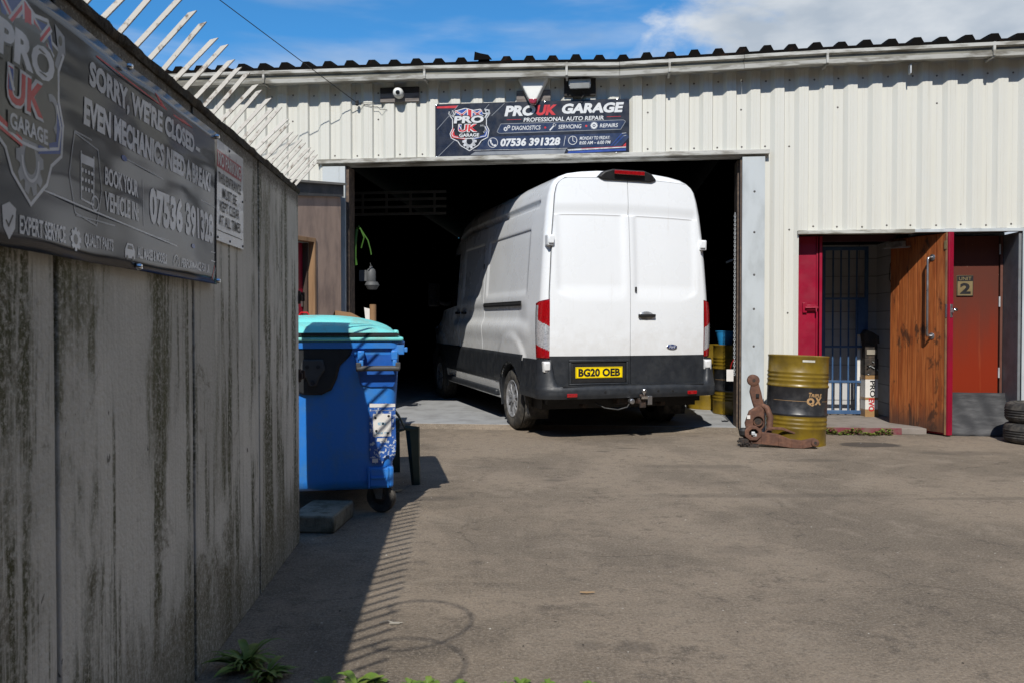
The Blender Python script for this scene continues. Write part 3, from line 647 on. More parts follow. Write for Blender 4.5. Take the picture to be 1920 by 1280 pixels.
f = MB(); f.bar((.05, -.045, 2.03), (.34, -.10, 2.02), .02, .008); f.bar((.34, -.10, 2.012), (.10, -.22, 2.012), .02, .008); f.build('closer_arm', steel, DR)
f = MB(); f.box(.690, .722, -.010, -.004, 1.96, 2.05); f.build('hinge', gold, DR, bevel=.002)
f = MB(); f.box(.752, .757, .01, .045, 1.24, 1.38); f.box(.71, .728, -.008, -.003, 1.24, 1.38); f.box(.757, .78, .02, .035, 1.29, 1.33); f.build('lock_plate', steel, DR, bevel=.001)
f = MB(); f.lathe([(0, .06), (.018, .058), (.022, .045), (.018, .03), (.009, .02), (.009, 0), (.024, 0)], 16, 0, Matrix.Translation((.735, .070, 1.32)) @ Matrix.Rotation(R(-90), 4, 'X')); f.build('knob', chrome, DR)

# ------------------------------------------------------------------ facade fittings
SG = fthing('garage_sign', 'wide dark blue garage sign with shield emblem, phone number and services above the van', 'sign', -.865, -.052, 3.045)
f = MB(); f.box(0, 2.165, 0, .006, 0, .615); f.build('board', M('sign print dark', (.008, .012, .024), .35, col2=(.014, .02, .036), scale=5, spec=.4), SG)
def sc(px, py): u = (px-152)/1512; t = 240-42*u; bt = 672-32*u; return (u*2.165, .615*(1-(py-t)/(bt-t)))
Dm = [w_ink, s_ink, r_ink, b_ink, n_ink, d_ink, g_ink]
D = Deco(lambda a, b, h: (a, -h, b))
def SL(pts, w, m, h=.0012, closed=False): D.line([sc(*p) for p in pts], w, m, h, closed)
def SP(pts, m, h=.001): D.poly([sc(*p) for p in pts], m, h)
SP([(165, 258), (335, 250), (322, 270), (165, 272)], 2)
for a, b_ in (((335, 250), (165, 440)), ((700, 235), (600, 330)), ((310, 520), (172, 655)), ((580, 240), (540, 285))): SL([a, b_], .006, 6)
hexr = random.Random(1)
for i in range(13):
    for j in range(24):
        x_, y_ = 175+i*15+(j % 2)*7, 285+j*15.5
        if x_ < 335: cx_, cy_ = sc(x_, y_); D.ring(cx_, cy_, .0085, .0018, 4, .0006, n=6)
SP([(560, 497), (1640, 468), (1665, 500), (1600, 575), (480, 598)], 4, .0008); SL([(455, 603), (1190, 588)], .004, 1, .0012)
SP([(470, 615), (1180, 597), (1165, 633), (430, 640)], 6, .0008); SP([(1190, 596), (1640, 573), (1640, 583), (1200, 608)], 1, .0012); SP([(1200, 612), (1640, 590), (1640, 608), (1190, 630)], 3, .0012); SL([(1300, 590), (1640, 574)], .005, 2, .0018)
for a, b_ in (((1610, 472), (1525, 568)), ((1622, 492), (1550, 568))): SL([a, b_], .006, 3, .0016); SL([(a[0], a[1]), (1640, a[1]-4)], .005, 1, .0018)
SP([(1640, 545), (1615, 570), (1640, 572)], 2, .0018)
bar_ = [(672, 396), (1620, 366), (1636, 378), (1600, 440), (660, 470), (642, 458)]
SP(bar_, 4, .001); SL(bar_, .007, 6, .0016, True)
e0 = sc(425, 430); emblem(D, e0[0], e0[1], .25, dict(w=0, g=1, r=2, b=3, k=5), .002, kx=.96)
def ST(t, x0, x1, yb, yt, m, **q):
    a = sc(x0, (yb+yt)/2)[0]; b_ = sc(x1, (yb+yt)/2)[0]; mid = (x0+x1)/2
    D.text(t, a, b_, sc(mid, yb)[1], sc(mid, yt)[1], m, **q)
ST('PRO', 700, 952, 334, 250, 0, bold=.05, shear=.22); ST('UK', 942, 1118, 328, 246, 2, bold=.05, shear=.22)
ST('GARAGE', 1140, 1625, 312, 232, 0, bold=.05, shear=.22)
ST('PROFESSIONAL AUTO REPAIR', 850, 1475, 373, 340, 0, bold=.02, shear=.15); SL([(720, 363), (830, 360)], .004, 2); SL([(1495, 341), (1600, 338)], .004, 2)
ST('DIAGNOSTICS', 758, 985, 443, 410, 0, bold=.01, shear=.15); ST('SERVICING', 1120, 1300, 433, 402, 0, bold=.01, shear=.15); ST('REPAIRS', 1440, 1580, 424, 394, 0, bold=.01, shear=.15)
for px, py in ((1019, 425), (1336, 413)): D.disc(*sc(px, py), .012, 2, .0018)
D.gear(*sc(710, 436), .024, 0, 4, .002); D.gear(*sc(735, 418), .018, 0, 4, .002); D.gear(*sc(1396, 410), .04, 0, 4, .002, 14); D.disc(*sc(1396, 410), .008, 0, .003)
SL([(1056, 445), (1085, 412)], .014, 0, .002); D.ring(*sc(1091, 403), .014, .01, 0, .002, a0=100, a1=380)
ST('07536 391328', 665, 1140, 570, 505, 0, bold=.045, shear=.15)
D.ring(*sc(610, 543), .053, .006, 0, .002); SL([(590, 525), (597, 547), (612, 563), (627, 568)], .016, 0, .002); D.disc(*sc(592, 526), .010, 0, .0022); D.disc(*sc(628, 564), .011, 0, .0022)
SL([(1175, 493), (1163, 568)], .004, 0, .002)
D.ring(*sc(1232, 526), .046, .007, 0, .002); SL([(1232, 500), (1232, 528), (1248, 538)], .006, 0, .002)
ST('MONDAY TO FRIDAY:', 1285, 1520, 520, 494, 0, bold=.01, shear=.15); ST('8:00 AM – 6:00 PM', 1282, 1522, 557, 530, 0, bold=.01, shear=.15)
D.build('print', Dm, SG)
for px, py in ((160, 250), (163, 655), (1015, 225), (1015, 640), (1573, 208), (1565, 626)):
    a, b_ = sc(px, py); q = MB(); q.lathe([(0, .006), (.008, .004), (.010, 0)], 12, 0, Matrix.Translation((a, 0, b_)) @ Matrix.Rotation(R(90), 4, 'X')); q.build('screw', chrome, SG)
# alarm box
A_ = fthing('alarm_box', 'white triangular alarm siren box with dark red lamp above the garage sign', 'alarm', .245, -.05, 3.62)
def tri(s_, k=1): return [(-.155*k, .30), (-.165*k, .265), (-.05*k, .035), (-.028*k, .0), (.028*k, .0), (.05*k, .035), (.165*k, .265), (.155*k, .30), (0, .31)]
f = MB(); P0 = tri(0); P1 = [(a*.86, .165+(b-.165)*.88) for a, b in P0]; n = len(P0)
f.add([(a, 0, b) for a, b in P0]+[(a, -.05, b) for a, b in P0]+[(a, -.085, b) for a, b in P1], [(i, (i+1) % n, n+(i+1) % n, n+i) for i in range(n)]+[(n+i, n+(i+1) % n, 2*n+(i+1) % n, 2*n+i) for i in range(n)]+[tuple(range(2*n, 3*n))]); f.build('cover', white_pl, A_, bevel=.008)
f = MB(); P0 = [(-.048, .045), (.048, .045), (.034, .0), (.0, -.01), (-.034, .0)]; f.prism(P0, lambda a, b, d: (a, -.094+d, b), .06); f.build('lamp_lens', red_lens, A_, bevel=.006)
bb = fthing('back_board', 'weathered grey board fixed behind the white alarm siren', 'board', .245, -.048, 3.635); f = MB(); f.box(-.19, .19, 0, .012, 0, .15); f.build('plank', grey_wood, bb, bevel=.003)
# flood light
FL = fthing('flood_light', 'small dark floodlight on a weathered board, right of the alarm siren', 'floodlight', .76, -.05, 3.70)
f = MB(); f.box(-.175, .175, -.012, .012, 0, .20); f.build('board', M('charred board', (.03, .027, .025), .9, bmp=.004, bscale=60), FL, bevel=.004)
f = MB(); f.box(-.12, .12, -.09, -.013, .09, .165); f.box(-.03, .03, -.05, -.013, .165, .18); f.build('housing', galv, FL, bevel=.006)
f = MB(); f.box(-.108, .108, -.115, -.09, .055, .115); f.build('visor_glass', M('dull visor', (.20, .21, .21), .5), FL, bevel=.003)
f = MB(); f.tube([(.03, -.03, .05), (.05, -.05, .01), (.02, -.05, -.035), (0, -.02, -.05)], .005, 6); f.build('cable', wire_m, FL)
# security camera
CM = fthing('security_camera', 'white ball security camera on a weathered timber board under the gutter', 'camera', -1.275, -.05, 3.70)
f = MB(); f.box(-.225, .225, 0, .02, 0, .10); f.build('lower_board', grey_wood, CM, bevel=.004)
f = MB(); f.box(-.225, .225, -.006, .02, .102, .165); f.build('upper_board', M('black aged timber', (.035, .032, .03), .9, bmp=.004, bscale=60), CM, bevel=.004)
f = MB(); f.lathe([(.0, -.105), (.03, -.10), (.052, -.082), (.06, -.055), (.056, -.028), (.045, -.01), (.055, 0), (.055, .006)], 28, 0, Matrix.Translation((.0, -.01, .085)) @ Matrix.Rotation(R(-90), 4, 'X') @ Matrix.Scale(-1, 4, (0, 0, 1)) @ Matrix.Scale(-1, 4, (0, 0, 1))); f.build('housing', white_pl, CM)
f = MB(); f.lathe([(.0, -.009), (.018, -.008), (.024, 0), (.026, .01)], 20, 0, Matrix.Translation((.006, -.113, .078)) @ Matrix.Rotation(R(-90), 4, 'X')); f.build('lens', glass, CM)
# overhead cable
q = MB(); p1 = F(-1.765, -.06, 3.70); d_ = Vector((-2.95, 8.0, 4.44))-p1; pts = [p1+d_*k*.25+Vector((0, 0, -.004*k*(26-k)*.25)) for k in range(0, 27)]
pts = [p1+d_*k*.25 for k in range(0, 27)]; q.tube(pts, .0045, 6)
q.tube([p1, F(-1.70, -.05, 3.69), F(-1.60, -.045, 3.66), F(-1.53, -.045, 3.655), F(-1.50, -.05, 3.62), F(-1.42, -.045, 3.62)], .003, 5); q.tube([p1, F(-1.6, -.045, 3.70), F(-1.46, -.045, 3.695)], .003, 5)
tag(q.build('overhead_cable', wire_m), 'thin black cable running from the cladding up across the sky', 'cable')
q = MB(); q.lathe([(0, -.03), (.014, -.03), (.02, -.015), (.014, 0), (.02, .012), (.012, .03), (0, .03)], 12); tag(q.build('insulator', black, loc=p1), 'small black insulator on the cladding at the end of the overhead cable', 'insulator')

# ------------------------------------------------------------------ left hand concrete wall
WX0, WS = -.852, .0683
WA = math.atan(WS)
CW = thing('concrete_wall', 'stained grey concrete panel wall receding along the left side of the yard', 'wall', (WX0, 0, 0), WA)
# local frame: y along the wall, x=0 yard face, -x behind
joints = [-3.55, -2.68, -1.80, -.93, -.05, .82, 1.695, 2.575, 3.42, 4.28]
for i, (a, b_) in enumerate(zip(joints, joints[1:])):
    f = MB(); f.box(-.20, rs.uniform(-.003, .002), a+.008, b_-.008, 0, 1.864); f.build('panel', wall_m, CW, bevel=.004)
for j in joints[1:-1]:
    f = MB(); f.box(-.19, -.010, j-.0077, j+.0077, 0, 1.862); f.build('joint_strip', joint_m, CW)
f = MB()
nst = 160
pts = []
for i in range(nst+1):
    y = -3.55+7.84*i/nst
    w = [rs.uniform(-.004, .004) for _ in range(6)]
    pts.append([(.006+w[0], y, 1.862), (.010+w[1], y, 1.874), (.010+w[2], y, 1.888+w[3]), (-.21, y, 1.89+w[4]), (-.215, y, 1.862)])
f.add([p for r in pts for p in r], [(i*5+j, i*5+(j+1) % 5, (i+1)*5+(j+1) % 5, (i+1)*5+j) for i in range(nst) for j in range(5)]+[(0, 1, 2, 3, 4), tuple(nst*5+j for j in (4, 3, 2, 1, 0))])
f.build('coping', coping_m, CW, smooth=60)
for z in (1.31, .895):
    q = MB(); q.box(-.02, .012, 4.26, 4.285, z-.035, z+.035); q.box(-.012, .03, 4.285, 4.30, z-.02, z+.028); q.box(.012, .022, 4.255, 4.275, z-.02, z+.015); q.build('hinge_bracket', bracket_m, CW, bevel=.004)
SPK = thing('spike_strip', 'row of slanting whitewashed steel anti climb spikes along the top of the concrete wall', 'wall spikes', (WX0, 0, 1.88), WA)
f = MB(); f.box(-.06, .0, -3.5, 4.27, .008, .014); f.build('base_strip', coping_m, SPK)
y = -1.45; i = 0
while y < 4.24:
    f = MB(); l = rs.uniform(.93, 1.06); dy = rs.uniform(-.006, .006); dz = rs.uniform(-.008, .008)
    if 3.30 < y < 3.40: dy = .06
    p0 = Vector((-.01, y, .005)); p1_ = Vector((.118*l, y+dy, .150*l+dz))
    f.bar(p0, p1_, .004, .015, up=(-.65, .25, .72), tip=.010); f.build('spike', spike_m, SPK, smooth=0)
    y += .0945+rs.uniform(-.006, .006); i += 1
# razor wire coil (out of the frame, its shadow falls on the yard)
q = MB(); pts = []
for i in range(0, 190):
    a = i*.22; pts.append((WX0+.16+.17*math.cos(a), -1.35+i*.0135+.02*math.sin(a*.37), 2.10+.15*math.sin(a)))
q.tube(pts, .0045, 5)
tag(q.build('wire_coil', wirecoil_m), 'loose coil of thin wire above the near end of the concrete wall', 'wire coil')

# banner on the wall
BN = thing('wall_banner', 'large glossy dark banner board on the concrete wall saying the garage is closed', 'banner', (WX0, 0, 0), WA)
f = MB(); BY0, BY1, BZ0, BZ1 = 1.02, 2.762, 1.298, 1.817
f.grid(lambda u, v: (.020+.0025*math.sin(u*9)+.002*math.sin(u*23+v*4), BY0+(BY1-BY0)*u, BZ0+(BZ1-BZ0)*v), 60, 16); f.build('board', banner_m, BN, solid=.004, fix=False)
bmats = [bw_ink, bg_ink, br_ink, bb_ink, bk_ink, bo_ink]
D = Deco(lambda a, b, h: (.020+.0025*math.sin((a-BY0)/(BY1-BY0)*9)+.002*math.sin((a-BY0)/(BY1-BY0)*23+(b-BZ0)/(BZ1-BZ0)*4)+.0006+h*.35, a, b))
def WT(t, y0, y1, z0, z1, m=0, **q): D.text(t, y0, y1, z0, z1, m, **q)
emblem(D, 1.552, 1.597, .209, dict(w=0, g=1, r=2, b=3, k=5), .001, kx=.74)
WT("SORRY, WE'RE CLOSED –", 1.810, 2.585, 1.686, 1.756, 0, bold=.05, shear=.05)
WT("EVEN MECHANICS NEED A BREAK!", 1.785, 2.690, 1.602, 1.666, 0, bold=.05, shear=.05)
D.line([(1.85, 1.775), (2.40, 1.770)], .004, 2, .001); D.poly([(2.2, 1.795), (2.52, 1.775), (2.42, 1.768), (2.25, 1.77)], 2, .0006)
WT("BOOK YOUR", 1.890, 2.085, 1.487, 1.530, 0, bold=.03); WT("VEHICLE IN:", 1.890, 2.085, 1.425, 1.472, 0, bold=.03)
D.line([(2.12, 1.42), (2.12, 1.54)], .003, 1, .001)
WT("07536 391328", 2.165, 2.72, 1.430, 1.534, 0, bold=.05)
D.line([(1.745, 1.575), (1.72, 1.48), (1.745, 1.40), (1.85, 1.385), (1.875, 1.47), (1.855, 1.56)], .0035, 1, .001, True)
D.line([(1.745, 1.578), (2.74, 1.560)], .003, 1, .001); D.line([(1.75, 1.395), (2.74, 1.405)], .003, 1, .001)
D.disc(2.0, 1.572, .007, 3, .002, sx=2.4); D.disc(2.50, 1.404, .007, 3, .002, sx=2.4)
D.poly([(1.775, 1.535), (1.835, 1.535), (1.835, 1.515), (1.775, 1.515)], 0, .001)
for i in range(4):
    for j in range(3): D.disc(1.782+i*.015, 1.500-j*.02, .005, 0, .001, 8)
D.line([(1.775, 1.54), (1.775, 1.435), (1.835, 1.43), (1.835, 1.54)], .004, 0, .001); D.ring(1.842, 1.435, .016, .004, 0, .0012)
D.line([(1.10, 1.447), (1.62, 1.424), (2.74, 1.374)], .0035, 0, .001)
def row(z, items):
    for t, a, b_, hh in items: WT(t, a, b_, z-hh/2, z+hh/2, 0, bold=.025)
row(1.345, (("EXPERT SERVICE", 1.512, 1.695, .036), ("QUALITY PARTS", 1.79, 1.935, .034), ("ALL MAKES & MODELS", 2.075, 2.285, .030), ("PERFORMANCE FOR UK", 2.40, 2.67, .028)))
D.poly([(1.455, 1.372), (1.478, 1.382), (1.50, 1.372), (1.497, 1.335), (1.478, 1.312), (1.459, 1.335)], 0, .001); D.line([(1.468, 1.347), (1.476, 1.337), (1.489, 1.358)], .004, 4, .0018)
D.gear(1.745, 1.342, .026, 0, 4, .001)
D.poly([(2.0, 1.325), (2.0, 1.345), (2.012, 1.362), (2.045, 1.362), (2.058, 1.345), (2.058, 1.325)], 0, .001); D.poly([(2.013, 1.348), (2.018, 1.358), (2.040, 1.358), (2.046, 1.348)], 4, .0018); D.disc(2.012, 1.326, .006, 4, .002); D.disc(2.046, 1.326, .006, 4, .002)
D.ring(2.36, 1.342, .02, .004, 0, .001, a0=-30, a1=210); D.line([(2.36, 1.342), (2.37, 1.355)], .004, 0, .001)
D.line([(2.70, 1.315), (2.735, 1.36)], .005, 2, .001); D.line([(2.715, 1.312), (2.75, 1.355)], .003, 0, .001)
D.build('print', bmats, BN)
for yy, zz in ((2.752, 1.31), (2.752, 1.805), (2.02, 1.806), (2.07, 1.307), (1.2, 1.307)):
    q = MB(); q.lathe([(0, .012), (.006, .011), (.009, .006), (.0095, 0)], 12, 0, Matrix.Translation((.023, yy, zz)) @ Matrix.Rotation(R(90), 4, 'Y')); q.build('bolt', chrome, BN)
# no parking sign
NP = thing('no_parking_sign', 'white and red NO PARKING sign screwed to the concrete wall beside the big banner', 'sign', (WX0, 0, 0), WA)
f = MB(); f.box(.004, .009, 2.795, 3.150, 1.455, 1.812); f.build('board', M('white sign plastic', (.62, .62, .62), .3, dirt=.06, coat=.5), NP, bevel=.001)
D = Deco(lambda a, b, h: (.009+h, a, b))
D.poly([(2.80, 1.715), (3.12, 1.715), (3.12, 1.775), (2.80, 1.775)], 1, .0008); D.text('NO PARKING', 2.815, 3.105, 1.722, 1.768, 0, bold=.02)
for i, (t, a, b_) in enumerate((('THIS ENTRANCE', 2.82, 3.11), ('MUST BE', 2.87, 3.05), ('KEPT CLEAR', 2.84, 3.085), ('AT ALL TIMES', 2.825, 3.10))):
    D.text(t, a, b_, 1.662-i*.050, 1.700-i*.050, 2, bold=.012)
D.line([(2.81, 1.492), (3.125, 1.492)], .003, 2, .0008)
D.build('lettering', [M('sign white', (.7, .7, .7), .4), M('sign red', (.42, .015, .04), .35, coat=.5), ink], NP)
for a, b_ in ((2.96, 1.80), (3.135, 1.64), (3.135, 1.467), (2.96, 1.467), (2.81, 1.467)):
    q = MB(); q.lathe([(0, .004), (.004, .003), (.005, 0)], 8, 0, Matrix.Translation((.009, a, b_)) @ Matrix.Rotation(R(90), 4, 'Y')); q.build('screw', ink, NP)

# ------------------------------------------------------------------ lean-to on the left of the opening
LT = thing('lean_to_office', 'small brown boarded lean-to with dark fascia and a doorway, left of the big opening', 'lean-to', (-1.915, 8.93, 0), R(65+180))
# local +x runs away from the opening towards the camera side; local +y is the inside (behind)
LT.rotation_euler.z = math.atan2(-.906, -.42)
YS = -1   # visible side
def lbox(mb, a0, a1, d0, d1, z0, z1): mb.box(a0, a1, d0, d1, z0, z1)
f = MB(); f.box(0, .445, -.06, 0, 0, 2.60); f.box(1.25, 2.6, -.06, 0, 0, 2.60); f.box(.445, 1.25, -.06, 0, 2.10, 2.60); f.build('boarding', brown_board, LT)
f = MB(); f.box(.445, .475, -.07, .012, 0, 2.10); f.box(1.22, 1.25, -.07, .012, 0, 2.10); f.box(.476, 1.22, -.07, .012, 2.055, 2.10); f.build('door_frame', raw_wood, LT, bevel=.003)
f = MB(); f.box(.51, 1.22, -.16, -.12, 0.02, 2.05); f.build('door_leaf', crimson, LT)
f = MB(); f.box(.476, .50, -.3, -.07, 0.02, 2.05); f.build('door_reveal', M('dark reveal', (.06, .04, .03), .8), LT)
q = MB(); q.box(.515, .54, -.118, -.11, 1.37, 1.50); q.build('lock', steel, LT)
f = MB(); f.prism([(-.02, 2.61), (2.6, 2.27), (2.6, 2.42), (-.02, 2.74)], lambda a, b, d: (a, .025-d, b), .03); f.build('fascia', fascia_m, LT)
f = MB(); f.prism([(-.05, 2.742), (2.65, 2.422), (2.65, 2.445), (-.05, 2.765)], lambda a, b, d: (a, .05-d, b), 2.2); f.build('roof', M('pale edged felt', (.22, .21, .19), .8), LT)

# ------------------------------------------------------------------ van
V = thing('panel_van', 'white high roof panel van reversed half into the dark workshop, rear doors facing the yard', 'van', (1.243, 8.295, .0), R(17.7))
V.rotation_euler = (R(.6), 0, R(17.7))
WP = [(.30, .93), (.42, .955), (.50, .967), (.62, .975), (.85, .982), (1.10, .985), (1.30, .980), (1.50, .966), (1.80, .945), (2.10, .922), (2.35, .895), (2.50, .868), (2.60, .838), (2.66, .80), (2.705, .745), (2.74, .66), (2.765, .52), (2.785, .32), (2.79, 0)]
def lerp(tab, x):
    if x <= tab[0][0]: return tab[0][1]
    for (a, p), (b, q) in zip(tab, tab[1:]):
        if x <= b: return p+(q-p)*(x-a)/(b-a)
    return tab[-1][1]
def sm(a, b, x): x = min(1, max(0, (x-a)/(b-a))); return x*x*(3-2*x)
LEN = 5.78; AX = (1.05, 4.80); RC = .10
TOP = [(0, 2.79), (3.3, 2.79), (3.75, 2.72), (4.1, 2.52), (4.45, 2.18), (4.85, 1.68), (5.05, 1.42), (5.4, 1.28), (5.65, 1.12), (5.78, .95)]
def lean(z): return .11*max(0, (z-1.30)/1.45)**1.6
def bulge(x): return .05*(abs(x)/.9)**3
def side_det(y, z):
    d = 0.0
    fr = sm(3.9, 3.7, y)
    # recessed load panels
    for a, b_ in ((.55, 2.16), (2.38, 3.36)):
        d -= .013*sm(a, a+.03, y)*sm(b_, b_-.03, y)*sm(1.50, 1.54, z)*sm(2.20, 2.175, z)
    # high crease
    d -= .036*sm(2.395, 2.412, z)*sm(2.50, 2.425, z)*sm(.30, .36, y)*fr
    # waist hollow
    d -= .024*sm(1.16, 1.26, z)*sm(1.44, 1.33, z)*sm(.45, .9, y)*fr
    d += .012*sm(.95, 1.1, z)*sm(1.22, 1.13, z)*sm(.3, .6, y)*fr
    # arch blister
    for ay in AX:
        r = math.hypot((y-ay), (z-.36)*.95); d += .020*sm(.72, .62, r)*sm(.9, 1.0, z+.4)
    # door seams
    for ys in (2.262, 3.42, 3.52, 4.62):
        if z > .5 and z < 2.40: d -= .012*max(0, 1-abs(y-ys)/.0045)
    if 2.262 < y < 3.52: d -= .010*max(0, 1-abs(z-2.395)/.005)
    if y < .3 and y > .09: pass
    return d
ys = set()
y = 0
for k in range(9): ys.add(RC*(1-math.cos(math.pi/2*k/8)))
y = .12
while y < LEN: ys.add(round(y, 3)); y += .03
ys.add(LEN)
for c_ in (2.262, 3.42, 3.52, 4.62): ys |= {c_-.005, c_, c_+.005}
ys = sorted(ys); ys2 = [ys[0]]
for q_ in ys[1:]:
    if q_-ys2[-1] > .0015: ys2.append(q_)
ys = ys2
zs = []
z = .30
while z < 2.60: zs.append(round(z, 3)); z += .03
zs += [2.385, 2.39, 2.395, 2.40, 2.404, 2.408, 2.412, 2.416, 2.46, 2.48, 2.50, 2.195, 2.185, 2.18, 2.175, 2.60, 2.63, 2.66, 2.685, 2.705, 2.725, 2.74, 2.755, 2.765, 2.775, 2.785, 2.789, 2.79]
zs = sorted(set(zs)); zs = [a for a, b in zip(zs, zs[1:]+[9]) if b-a > .0008]
def inset(y): return RC-math.sqrt(max(0, RC*RC-(RC-min(y, RC))**2))
def bpt(y, z, sgn):
    w = lerp(WP, z)-.006*sm(.8, 0, y)
    w -= .10*sm(4.3, LEN, y)+.12*sm(5.3, LEN, y)**2
    i = inset(y)
    t = lerp(TOP, y)
    zz = z
    if t < 2.79 and z > 1.0: zz = 1.0+(z-1.0)*max(.02, (t-1.0)/1.79) if t > 1.0 else 1.0
    # roof crowning: inset pulls the profile in as well
    f_ = max(0, (w-i)/w) if w > 1e-6 else 1
    x = w-i if w > .5 else w*f_
    if z > 2.6: zz -= i*sm(2.6, 2.75, z)*.9
    if z < 2.62: x += side_det(y, z)*(1 if y > .12 else 0)
    yy = y+(lean(z)+bulge(x))*sm(.9, .0, y)
    return (sgn*x, yy, zz)
def in_arch(y, z): return any(math.hypot(y-a, z-.34) < .415 for a in AX)
vb = MB(); NZ = len(zs); ring = NZ*2-1
vv = []
for y in ys:
    vv += [bpt(y, z, -1) for z in zs]+[bpt(y, z, 1) for z in zs[::-1][1:]]
fs = []
for i in range(len(ys)-1):
    for j in range(ring-1):
        zc = zs[j] if j < NZ else zs[2*NZ-2-j]; zc2 = zs[j+1] if j+1 < NZ else zs[2*NZ-3-j]
        if in_arch((ys[i]+ys[i+1])/2, (zc+zc2)/2) or (ys[i] < .62 and min(zc, zc2) < .50): continue
        fs.append((i*ring+j, i*ring+j+1, (i+1)*ring+j+1, (i+1)*ring+j))
vb.add(vv, fs)
# rear wall of the body behind the doors (a lattice that follows lean and bulge)
def capx(z): p = bpt(0, z, 1); return p
nzc = len(zs)
vv = []; K = 16
for z in zs:
    p = bpt(0, z, 1)
    for k in range(K+1):
        x = -p[0]+2*p[0]*k/K; vv.append((x, lean(z)+bulge(x), p[2]))
fs = [(i*(K+1)+j, i*(K+1)+j+1, (i+1)*(K+1)+j+1, (i+1)*(K+1)+j) for i in range(nzc-1) for j in range(K) if zs[i] > .49]
vb.add(vv, fs)
vb.add([(-.75, 5.785, .30), (.75, 5.785, .30), (.75, 5.785, .95), (-.75, 5.785, .95)], [(0, 1, 2, 3)])
vb.build('body', white_paint, V, smooth=32, fix=False)
# rear doors
ZT = 2.665; ZB = .862; ZL = .545
def edgex(z, sgn):
    e = lerp([(.5, .868), (1.5, .862), (2.1, .825), (2.5, .785), (2.70, .735)], z)
    r = .09
    if z > ZT-r: e -= r-math.sqrt(max(0, r*r-(z-(ZT-r))**2))
    if z < ZL+.04: e -= .03*(1-(z-ZL)/.04)
    return e+(.035 if sgn < 0 else -.005)
CX = -.028
def topz(x): return .030*(1-(x/.85)**2)
def rear_pt(x, z, out=.012):
    d = 0
    # pressed panel
    ax = abs(x-CX)
    m = sm(1.40, 1.60, z)*sm(2.300, 2.288, z)*sm(.03, .10, ax)*sm(.82, .74, ax+.0)
    # lower corners of the press slope in
    m *= sm(0, .06, (z-1.46)*.9+max(0, .80-ax)*.45-.02)
    d = .020*m
    d += .015*sm(2.42, 2.302, z)*sm(2.288, 2.302, z)*sm(.84, .78, ax)
    return (x, lean(z)+bulge(x)-out-.010+d*.9, z+topz(x)*sm(2.0, 2.66, z))
def door(sgn, z0, z1, out, nz, nx, name, mat, par, inner=.004, edge_in=0.0):
    mb = MB()
    def f(u, v):
        z = z0+(z1-z0)*v; x0 = CX+sgn*inner; x1 = sgn*(edgex(z, sgn)-edge_in); return rear_pt(x0+(x1-x0)*u, z, out)
    mb.grid(f, nx, nz)
    # returns on the outline
    def rim(pts):
        b = [(p[0], p[1]+.026, p[2]) for p in pts]; n = len(pts)
        mb.add(pts+b, [(i, i+1, n+i+1, n+i) for i in range(n-1)])
    rim([f(0, k/nz) for k in range(nz+1)]); rim([f(1, k/nz) for k in range(nz+1)]); rim([f(k/nx, 1) for k in range(nx+1)]); rim([f(k/nx, 0) for k in range(nx+1)])
    return mb.build(name, mat, par, smooth=32)
d1 = door(-1, ZB, ZT, .014, 260, 40, 'rear_door', white_paint, V); d2 = door(1, ZB, ZT, .014, 260, 40, 'rear_door', white_paint, V)
d1b = door(-1, ZL, ZB-.003, .019, 12, 20, 'lower_panel', van_grey, d1); d2b = door(1, ZL, ZB-.003, .019, 12, 20, 'lower_panel', van_grey, d2)
# dark seal behind the doors
mb = MB()
def sf(u, v):
    z = ZL-.01+(ZT+.008-ZL+.01)*v; z_ = min(z, ZT-.001); eL = edgex(z_, -1)+.007; eR = edgex(z_, 1)+.007; x = -eL+(eL+eR)*u; p = rear_pt(x, z, .001)
    return (x, lean(z)+bulge(x)-.002, z+topz(x)*sm(2.0, 2.66, z))
mb.grid(sf, 60, 90, keep=lambda u, v: u < .12 or u > .88 or .45 < u < .53 or v > .96 or v < .12); mb.build('door_seal', seam, V)
# number plate and its frame
q = MB(); cxp = -.385; q.box(cxp-.305, cxp+.305, -.040, -.02, .585, .805)
q.build('plate_recess', black, d1b, bevel=.012)
q = MB(); 
for x0, x1, z0, z1 in ((-.33, .33, .80, .825), (-.33, .33, .57, .587), (-.33, -.305, .585, .80), (.305, .33, .585, .80)): q.box(cxp+x0, cxp+x1, -.052, -.02, z0, z1)
q.build('plate_surround', van_grey, d1b, bevel=.006)
PLT = MB(); PLT.box(cxp-.26, cxp+.26, -.047, -.040, .638, .752); plo = PLT.build('number_plate', plate_y, d1b, bevel=.003)
D = Deco(lambda a, b, h: (a, -.047-h, b)); D.text('BG20 OEB', cxp-.232, cxp+.232, .655, .738, 0, bold=.045)
D.line([(cxp-.252, .644), (cxp+.252, .644), (cxp+.252, .746), (cxp-.252, .746)], .0025, 0, .001, True); D.build('lettering', [ink], plo)
